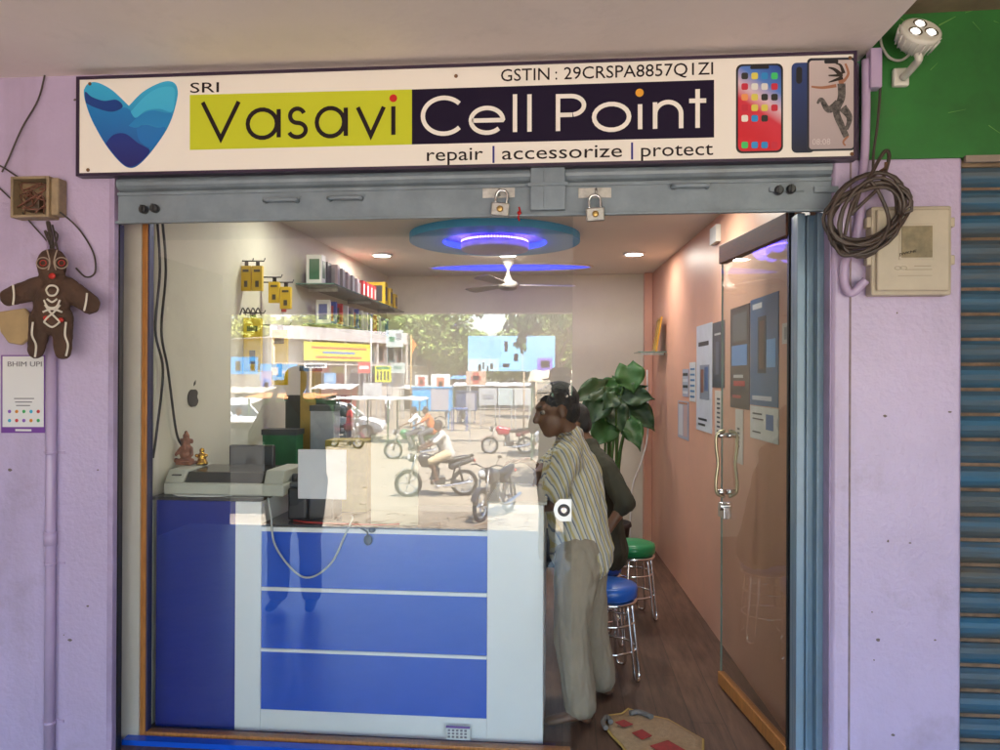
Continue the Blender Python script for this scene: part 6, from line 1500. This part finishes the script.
# kiosk boxes
def kiosk(u0, u1, vt, vb, d, col, pan, label, wheels=True):
    a = RF(u0, vb, d); c = RF(u1, vt, d); x0, x1 = min(a.x, c.x), max(a.x, c.x); y = a.y; z0, z1 = a.z, c.z; t = thing('kiosk_cart', label, 'cart', ((x0 + x1) / 2, y, GZ), group='kiosk carts')
    cm = mat('kiosk_%d' % int(col[2] * 100), col, .5)
    obj('cabin', bx(x0, x1, y - 1.0, y, z0, z1), cm, t, w=True, bevel=.02); obj('grey_panel', bx(x0 + (x1 - x0) * .5, x1 - .06, y + .001, y + .02, z0 + .06, z1 - .06), mat('panel_grey', pan, .5, var=.1), t, w=True)
    obj('roof_rim', bx(x0 - .05, x1 + .05, y - 1.05, y + .05, z1, z1 + .05), cm, t, w=True)
    for x in (x0 + .06, x1 - .1): obj('leg', bx(x, x + .05, y - .1, y - .05, GZ, z0), cm, t, w=True)
    if wheels:
        for x in (x0 + (x1 - x0) * .3, x0 + (x1 - x0) * .75):
            w_ = obj('wheel', tube(B(), [(x + .32 * math.cos(k * PI / 12), y + .06, GZ + .34 + .32 * math.sin(k * PI / 12)) for k in range(24)], .022, 6, closed=True), RUBBER, t, w=True)
            bm = B()
            for k in range(6): tube(bm, [(x + .3 * math.cos(k * PI / 6), y + .06, GZ + .34 + .3 * math.sin(k * PI / 6)), (x - .3 * math.cos(k * PI / 6), y + .06, GZ + .34 - .3 * math.sin(k * PI / 6))], .004, 4)
            obj('spokes', bm, STEEL, w_)
kiosk(412, 450, 388, 411, 27, (.03, .30, .62), (.32, .31, .30), 'blue kiosk cart with a grey panel on cycle wheels')
kiosk(456, 476, 392, 411, 30, (.04, .07, .16), (.05, .05, .06), 'dark blue kiosk left of the panel signs', False)
g = RG(460, 26); t = thing('iron_table', 'blue iron table frame right of the blue kiosk cart', 'table', (g.x, g.y, GZ))
for x in (-.35, .35):
    for y_ in (-.3, .3): obj('leg', bx(x - .02, x + .02, y_ - .02, y_ + .02, 0, 1.1), mat('blue_iron', (.04, .1, .3), .5), t)
obj('table_top', bx(-.4, .4, -.35, .35, 1.1, 1.14), mat('blue_iron', (.04, .1, .3), .5), t)

# motorcycles ------------------------------------------------------
def motorcycle(label, loc, rz, tank=(.35, .02, .03), scooter=False, first=True):
    t = thing('motorcycle', label, 'motorcycle', loc, rz, group='motorcycles in the street')
    TK = mat('tank_%d_%d' % (int(tank[0] * 100), int(tank[2] * 100)), tank, .25, coat=.5)
    for x in (-.63, .63):
        w_ = obj('wheel', tube(B(), [(x + .27 * math.cos(k * PI / 14), 0, .30 + .27 * math.sin(k * PI / 14)) for k in range(28)], .042, 8, closed=True), RUBBER, t)
        bm = B(); tube(bm, [(x + .225 * math.cos(k * PI / 14), 0, .30 + .225 * math.sin(k * PI / 14)) for k in range(28)], .018, 6, closed=True)
        for k in range(5): a = 2 * PI * k / 5; tube(bm, [(x, 0, .30), (x + .22 * math.cos(a), 0, .30 + .22 * math.sin(a))], .016, 5)
        tube(bm, [(x, -.06, .3), (x, .06, .3)], .04, 10); obj('rim', bm, CHROME, w_)
    bm = B(); tube(bm, spline([(.42, 0, .88), (.1, 0, .62), (-.1, 0, .38), (-.35, 0, .36)], 4), .02, 6); tube(bm, spline([(.42, 0, .84), (0, 0, .78), (-.45, 0, .75), (-.8, 0, .78)], 4), .02, 6); tube(bm, [(-.35, 0, .36), (-.45, 0, .75)], .018, 6)
    for s in (-.08, .08): tube(bm, [(-.63, s, .3), (-.3, s, .38)], .016, 6); tube(bm, [(-.6, s, .32), (-.5, s, .72)], .02, 6)
    obj('frame', bm, BLACK, t)
    bm = B()
    for s in (-.08, .08): tube(bm, [(.63, s, .3), (.46, s, .95)], .02, 6)
    obj('fork', bm, STEEL, t)
    bm = B(); tube(bm, spline([(.38, -.34, 1.02), (.42, -.2, 1.04), (.45, 0, .98), (.42, .2, 1.04), (.38, .34, 1.02)], 4), .012, 6)
    for s in (-1, 1): tube(bm, [(.42, s * .2, 1.04), (.44, s * .28, 1.18)], .006, 5); ball(bm, (.44, s * .29, 1.21), (.01, .05, .03), 6)
    obj('handlebar', bm, BLACK, t)
    bm = B(); limb(bm, (.30, 0, .86), .13, (-.02, 0, .82), .10, flat=((0, 1, 0), .85)); limb(bm, (.28, 0, .75), .10, (.02, 0, .74), .09); organic('fuel_tank', bm, TK, t, voxel=.02)
    bm = B(); limb(bm, (-.08, 0, .82), .09, (-.4, 0, .82), .11, flat=((0, 0, 1), .5)); limb(bm, (-.4, 0, .84), .11, (-.75, 0, .90), .08, flat=((0, 0, 1), .5)); organic('saddle', bm, BLACK, t, voxel=.02)
    bm = B(); limb(bm, (-.35, 0, .68), .09, (-.82, 0, .82), .05); organic('tail_cowl', bm, TK, t, voxel=.02)
    bm = B(); box(bm, -.2, .14, -.11, .11, .28, .46); lathe(bm, [(.09, 0), (.1, .04), (.1, .08), (.09, .12), (.1, .16), (.09, .22)], (.02, 0, .44), 12); obj('engine', bm, mat('engine_metal', (.12, .12, .12), .4, .7), t, bevel=.02)
    bm = B(); tube(bm, spline([(.1, -.12, .4), (.0, -.16, .26), (-.3, -.17, .26), (-.8, -.18, .34)], 4), [.02] * 7 + [.045] * 6, 8); obj('exhaust', bm, CHROME, t)
    bm = B(); ball(bm, (.56, 0, .88), (.09, .09, .10), 10); hl = obj('headlight', bm, BLACK, t, smooth=True); bm = B(); ball(bm, (.60, 0, .88), (.06, .078, .085), 10); obj('lens', bm, mat('lamp_glass', (.6, .6, .6), .1), hl, smooth=True)
    bm = B(); ball(bm, (-.86, 0, .80), (.03, .07, .04), 8); obj('tail_light', bm, mat('tail_red', (.5, .02, .01), .3), t, smooth=True)
    bm = B(); pts = [(.63 + .34 * math.cos(a), .30 + .34 * math.sin(a)) for a in [math.radians(x) for x in range(20, 150, 12)]]
    for (a, b_), (c, d) in zip(pts, pts[1:]): face(bm, [(a, -.06, b_), (a, .06, b_), (c, .06, d), (c, -.06, d)])
    m_ = obj('mudguard', bm, TK, t); sd = m_.modifiers.new('s', 'SOLIDIFY'); sd.thickness = .006
    return t
# in the mirror an image facing left is a real bike facing left too (x keeps its sign)
g = RG(437, 11.8); motorcycle('black motorcycle with a rider in shorts mirrored in mid street', (g.x, g.y, GZ), PI - .25, (.03, .03, .035))
RY = Matrix.Translation(g) @ Matrix.Rotation(PI - .25, 4, 'Z')
def rider(RY, label, shirt, trousers, s=1.0, long=True, hair=True, back=0, skin=SKIN):
    P_ = lambda a, b_, c: RY @ V(a - back, b_, c + .02); fd = (RY.to_3x3() @ V(1, 0, 0))
    J = dict(base=tuple(RY @ V(-back, 0, 0)), face=fd, head=P_(-.02, 0, 1.58), neck=P_(-.1, 0, 1.42), chest=P_(-.16, 0, 1.26), pelvis=P_(-.26, 0, .98), sh=[P_(-.12, -.19, 1.38), P_(-.12, .19, 1.38)], el=[P_(.12, -.28, 1.18), P_(.12, .28, 1.18)], wr=[P_(.34, -.27, 1.08), P_(.34, .27, 1.08)], hip=[P_(-.22, -.12, .94), P_(-.22, .12, .94)], kn=[P_(.14, -.2, .80), P_(.14, .2, .80)], an=[P_(.0, -.2, .40), P_(.0, .2, .40)], toe=[P_(.14, -.2, .34), P_(.14, .2, .34)])
    person(label, J, shirt, trousers, vox=.022, sleeve=.6, long=long, hair=hair, face=False, skin=skin)
rider(RY, 'rider in pale shirt and beige shorts on the black motorcycle', mat('pale_shirt', (.50, .47, .44), .85), mat('beige_shorts', (.48, .38, .24), .85), long=False)
g = RG(508, 18.5); motorcycle('red and black motorcycle parked facing left in the mirrored street', (g.x, g.y, GZ), PI - .1, (.35, .01, .03))
g = RG(496, 10.2); motorcycle('dark motorcycle parked nose towards the shop', (g.x, g.y, GZ), PI / 2 + .35, (.02, .02, .025))
g = RG(413, 17); motorcycle('green motorcycle carrying two riders behind the pale shirted one', (g.x, g.y, GZ), PI - .1, (.04, .22, .08))
RY = Matrix.Translation(g) @ Matrix.Rotation(PI - .1, 4, 'Z')
rider(RY, 'rider in white shirt on the green motorcycle', WSH, GRSH); rider(RY, 'pillion rider in orange shirt on the green motorcycle', OSH, GRSH, back=.38)
g = RG(240, 16); motorcycle('blue motorcycle half hidden behind the low stall at the left', (g.x, g.y, GZ), .2, (.03, .07, .3))
RY = Matrix.Translation(g) @ Matrix.Rotation(.2, 4, 'Z'); rider(RY, 'rider in blue and white shirt at the left edge of the mirrored view', mat('bluewhite', (.4, .48, .62), .85), GRSH)
g = RG(346, 19.5); motorcycle('maroon motorcycle parked under the long empty stall', (g.x, g.y, GZ), .5, (.12, .01, .015))
g = RG(463, 30); motorcycle('distant black motorcycle beside the blue iron table', (g.x, g.y, GZ), 1.2, (.03, .03, .035))
for i, (u, d, sh, tr_, lab) in enumerate(((448, 33, mat('maroon_shirt', (.2, .02, .03), .85), GRSH, 'distant person in maroon shirt near the blue kiosk'), (350, 20, mat('red_shirt', (.35, .03, .03), .85), NAVS, 'person in red shirt standing behind the long stall'), (388, 30, WSH, GRSH, 'distant person in white shirt below the yellow sign'), (300, 24, mat('green_shirt', (.05, .2, .08), .85), NAVS, 'person in green shirt beside the white car'))):
    g = RG(u, d); stander(lab, g.x, g.y, PI / 2 + i, sh, tr_, 1.66, GZ, vox=.03)

# cars -------------------------------------------------------------
def car(label, loc, rz, col=(.75, .75, .75)):
    t = thing('parked_car', label, 'car', loc, rz, group='white cars in the street')
    P_ = mat('white_car_paint', col, .25, coat=.6); GLS = mat('car_window', (.03, .04, .045), .08, spec=.8)
    def loft(secs, m, name, par=None):
        bm = B(); rings = []
        for x, w_, z0, z1 in secs:
            r = []
            for k in range(20):
                a = 2 * PI * k / 20; cx_, sz = math.cos(a), math.sin(a); e = .38
                r.append(bm.verts.new((x, math.copysign(abs(cx_) ** e, cx_) * w_, (z0 + z1) / 2 + math.copysign(abs(sz) ** e, sz) * (z1 - z0) / 2)))
            rings.append(r)
        for a, b_ in zip(rings, rings[1:]):
            for k in range(20): bm.faces.new((a[k], a[(k + 1) % 20], b_[(k + 1) % 20], b_[k]))
        bm.faces.new(rings[0]); bm.faces.new(rings[-1]); bmesh.ops.recalc_face_normals(bm, faces=bm.faces[:]); return obj(name, bm, m, par or t, smooth=True)
    loft([(-1.95, .70, .38, .85), (-1.88, .80, .28, .98), (-1.4, .84, .24, 1.02), (0, .85, .22, 1.0), (.9, .84, .22, .96), (1.5, .80, .24, .88), (1.85, .74, .3, .76), (1.95, .62, .4, .62)], P_, 'body')
    loft([(-1.85, .60, .95, 1.02), (-1.6, .68, .93, 1.40), (-1.2, .70, .93, 1.52), (0, .70, .93, 1.54), (.35, .69, .93, 1.44), (.95, .64, .90, 1.0)], GLS, 'windows')
    loft([(-1.62, .60, 1.38, 1.44), (-1.2, .66, 1.48, 1.56), (0, .66, 1.5, 1.58), (.32, .62, 1.43, 1.49)], P_, 'roof')
    bm = B()
    for s in (-1, 1):
        for xs in ((.95, .32), (-.25, -.25), (-1.15, -1.2)): tube(bm, [(xs[0], s * .72, .96), (xs[1], s * .675, 1.5)], .035, 5)
    obj('pillars', bm, P_, t)
    for x in (-1.25, 1.25):
        for s in (-1, 1):
            Mw = Matrix.Rotation(PI / 2, 3, 'X'); w_ = obj('wheel', lathe(B(), [(.2, -.1), (.31, -.1), (.33, -.06), (.33, .06), (.31, .1), (.2, .1)], (x, s * .76, .33), 24, Mw), RUBBER, t)
            bm = B(); lathe(bm, [(.0, .08), (.19, .09), (.2, .102)], (x, s * .76, .33), 20, Matrix.Rotation(PI / 2 * (-1 if s > 0 else 1), 3, 'X'))
            for k in range(5): a = 2 * PI * k / 5; tube(bm, [(x, s * .865, .33), (x + .17 * math.cos(a), s * .865, .33 + .17 * math.sin(a))], .02, 5)
            obj('rim', bm, CHROME, w_)
    for s in (-1, 1): bm = B(); ball(bm, (1.83, s * .58, .68), (.1, .13, .08), 8); obj('headlight', bm, mat('lamp_glass', (.6, .6, .6), .1), t, smooth=True); bm = B(); ball(bm, (.75, s * .90, 1.0), (.05, .08, .06), 8); obj('wing_mirror', bm, P_, t, smooth=True); bm = B(); ball(bm, (-1.9, s * .62, .85), (.05, .1, .1), 8); obj('tail_light', bm, mat('tail_red', (.5, .02, .01), .3), t, smooth=True)
    obj('grille', bx(1.86, 1.95, -.4, .4, .42, .56), BLACK, t, bevel=.01)
    return t
g = RG(340, 22.5); car('white hatchback parked facing right behind the long empty stall', (g.x, g.y, GZ), -.12)
g = RG(590, 19); car('white car nosing in from the right beside the photographer', (g.x, g.y, GZ), PI + .5)
g = RG(232, 22); car('white car at the far left beyond the low stall', (g.x, g.y, GZ), .4)
# branches and litter
rnd = random.Random(9)
bm = B()
for i in range(110):
    x = rnd.uniform(-4.5, 1.0); y = rnd.uniform(-11, -7); a = rnd.uniform(0, 3.14); l = rnd.uniform(.1, .5)
    tube(bm, spline([(x, y, GZ + .03), (x + math.cos(a) * l * .5, y + math.sin(a) * l * .5, GZ + .06), (x + math.cos(a + .3) * l, y + math.sin(a + .3) * l, GZ + .03)], 3), .008, 4)
tag(obj('twigs', bm, mat('dry_twig', (.16, .10, .06), .9)), 'scattered dry twigs on the dusty ground before the porch', 'twigs')['kind'] = 'stuff'
bm = B()
for i in range(500):
    x = rnd.uniform(-14, 6); y = rnd.uniform(-32, -6.3); s = rnd.uniform(.015, .08); ball(bm, (x, y, GZ + s * .2), (s, s * rnd.uniform(.6, 1), s * .5), 4)
tag(obj('stones', bm, mat('dusty_stone', (.30, .25, .2), .9, var=.3, vs=3)), 'scattered stones over the dusty street', 'stones')['kind'] = 'stuff'

# ================================================================ LIGHT
w = bpy.data.worlds.new('World'); scene.world = w; w.use_nodes = True
nt = w.node_tree; bg = nt.nodes['Background']; sky = nt.nodes.new('ShaderNodeTexSky'); sky.sky_type = 'NISHITA'; sky.sun_disc = False
EL, AZ = math.radians(62), math.radians(35)       # sun behind the shop, a little to the right; AZ measured from +y towards +x
sky.sun_elevation = EL; sky.sun_rotation = AZ; sky.air_density = 1.2; sky.dust_density = 1.5
nt.links.new(sky.outputs[0], bg.inputs[0]); bg.inputs[1].default_value = 0.15
sd = bpy.data.lights.new('sun', 'SUN'); sd.energy = 5.0; sd.angle = math.radians(.5); sd.color = (1, .95, .86)
so = bpy.data.objects.new('sun', sd); COL.objects.link(so)
dirv = Vector((math.sin(AZ) * math.cos(EL), math.cos(AZ) * math.cos(EL), math.sin(EL)))
so.rotation_euler = dirv.to_track_quat('Z', 'Y').to_euler()
for i, (k, loc, p, c, s) in enumerate(lights):
    lamp(k, 'lamp', loc, p * LAMPK, c, s)
bpy.data.scenes.remove(SCR)
scene.view_settings.view_transform = 'Standard'; scene.view_settings.look = 'None'; scene.view_settings.gamma = 1
scene.view_settings.exposure = EXPO
scene.cycles.use_denoising = True
scene.cycles.max_bounces = 8; scene.cycles.diffuse_bounces = 4; scene.cycles.glossy_bounces = 4; scene.cycles.transparent_max_bounces = 16; scene.cycles.transmission_bounces = 4
scene.cycles.sample_clamp_indirect = 12
scene.cycles.caustics_reflective = False; scene.cycles.caustics_refractive = False
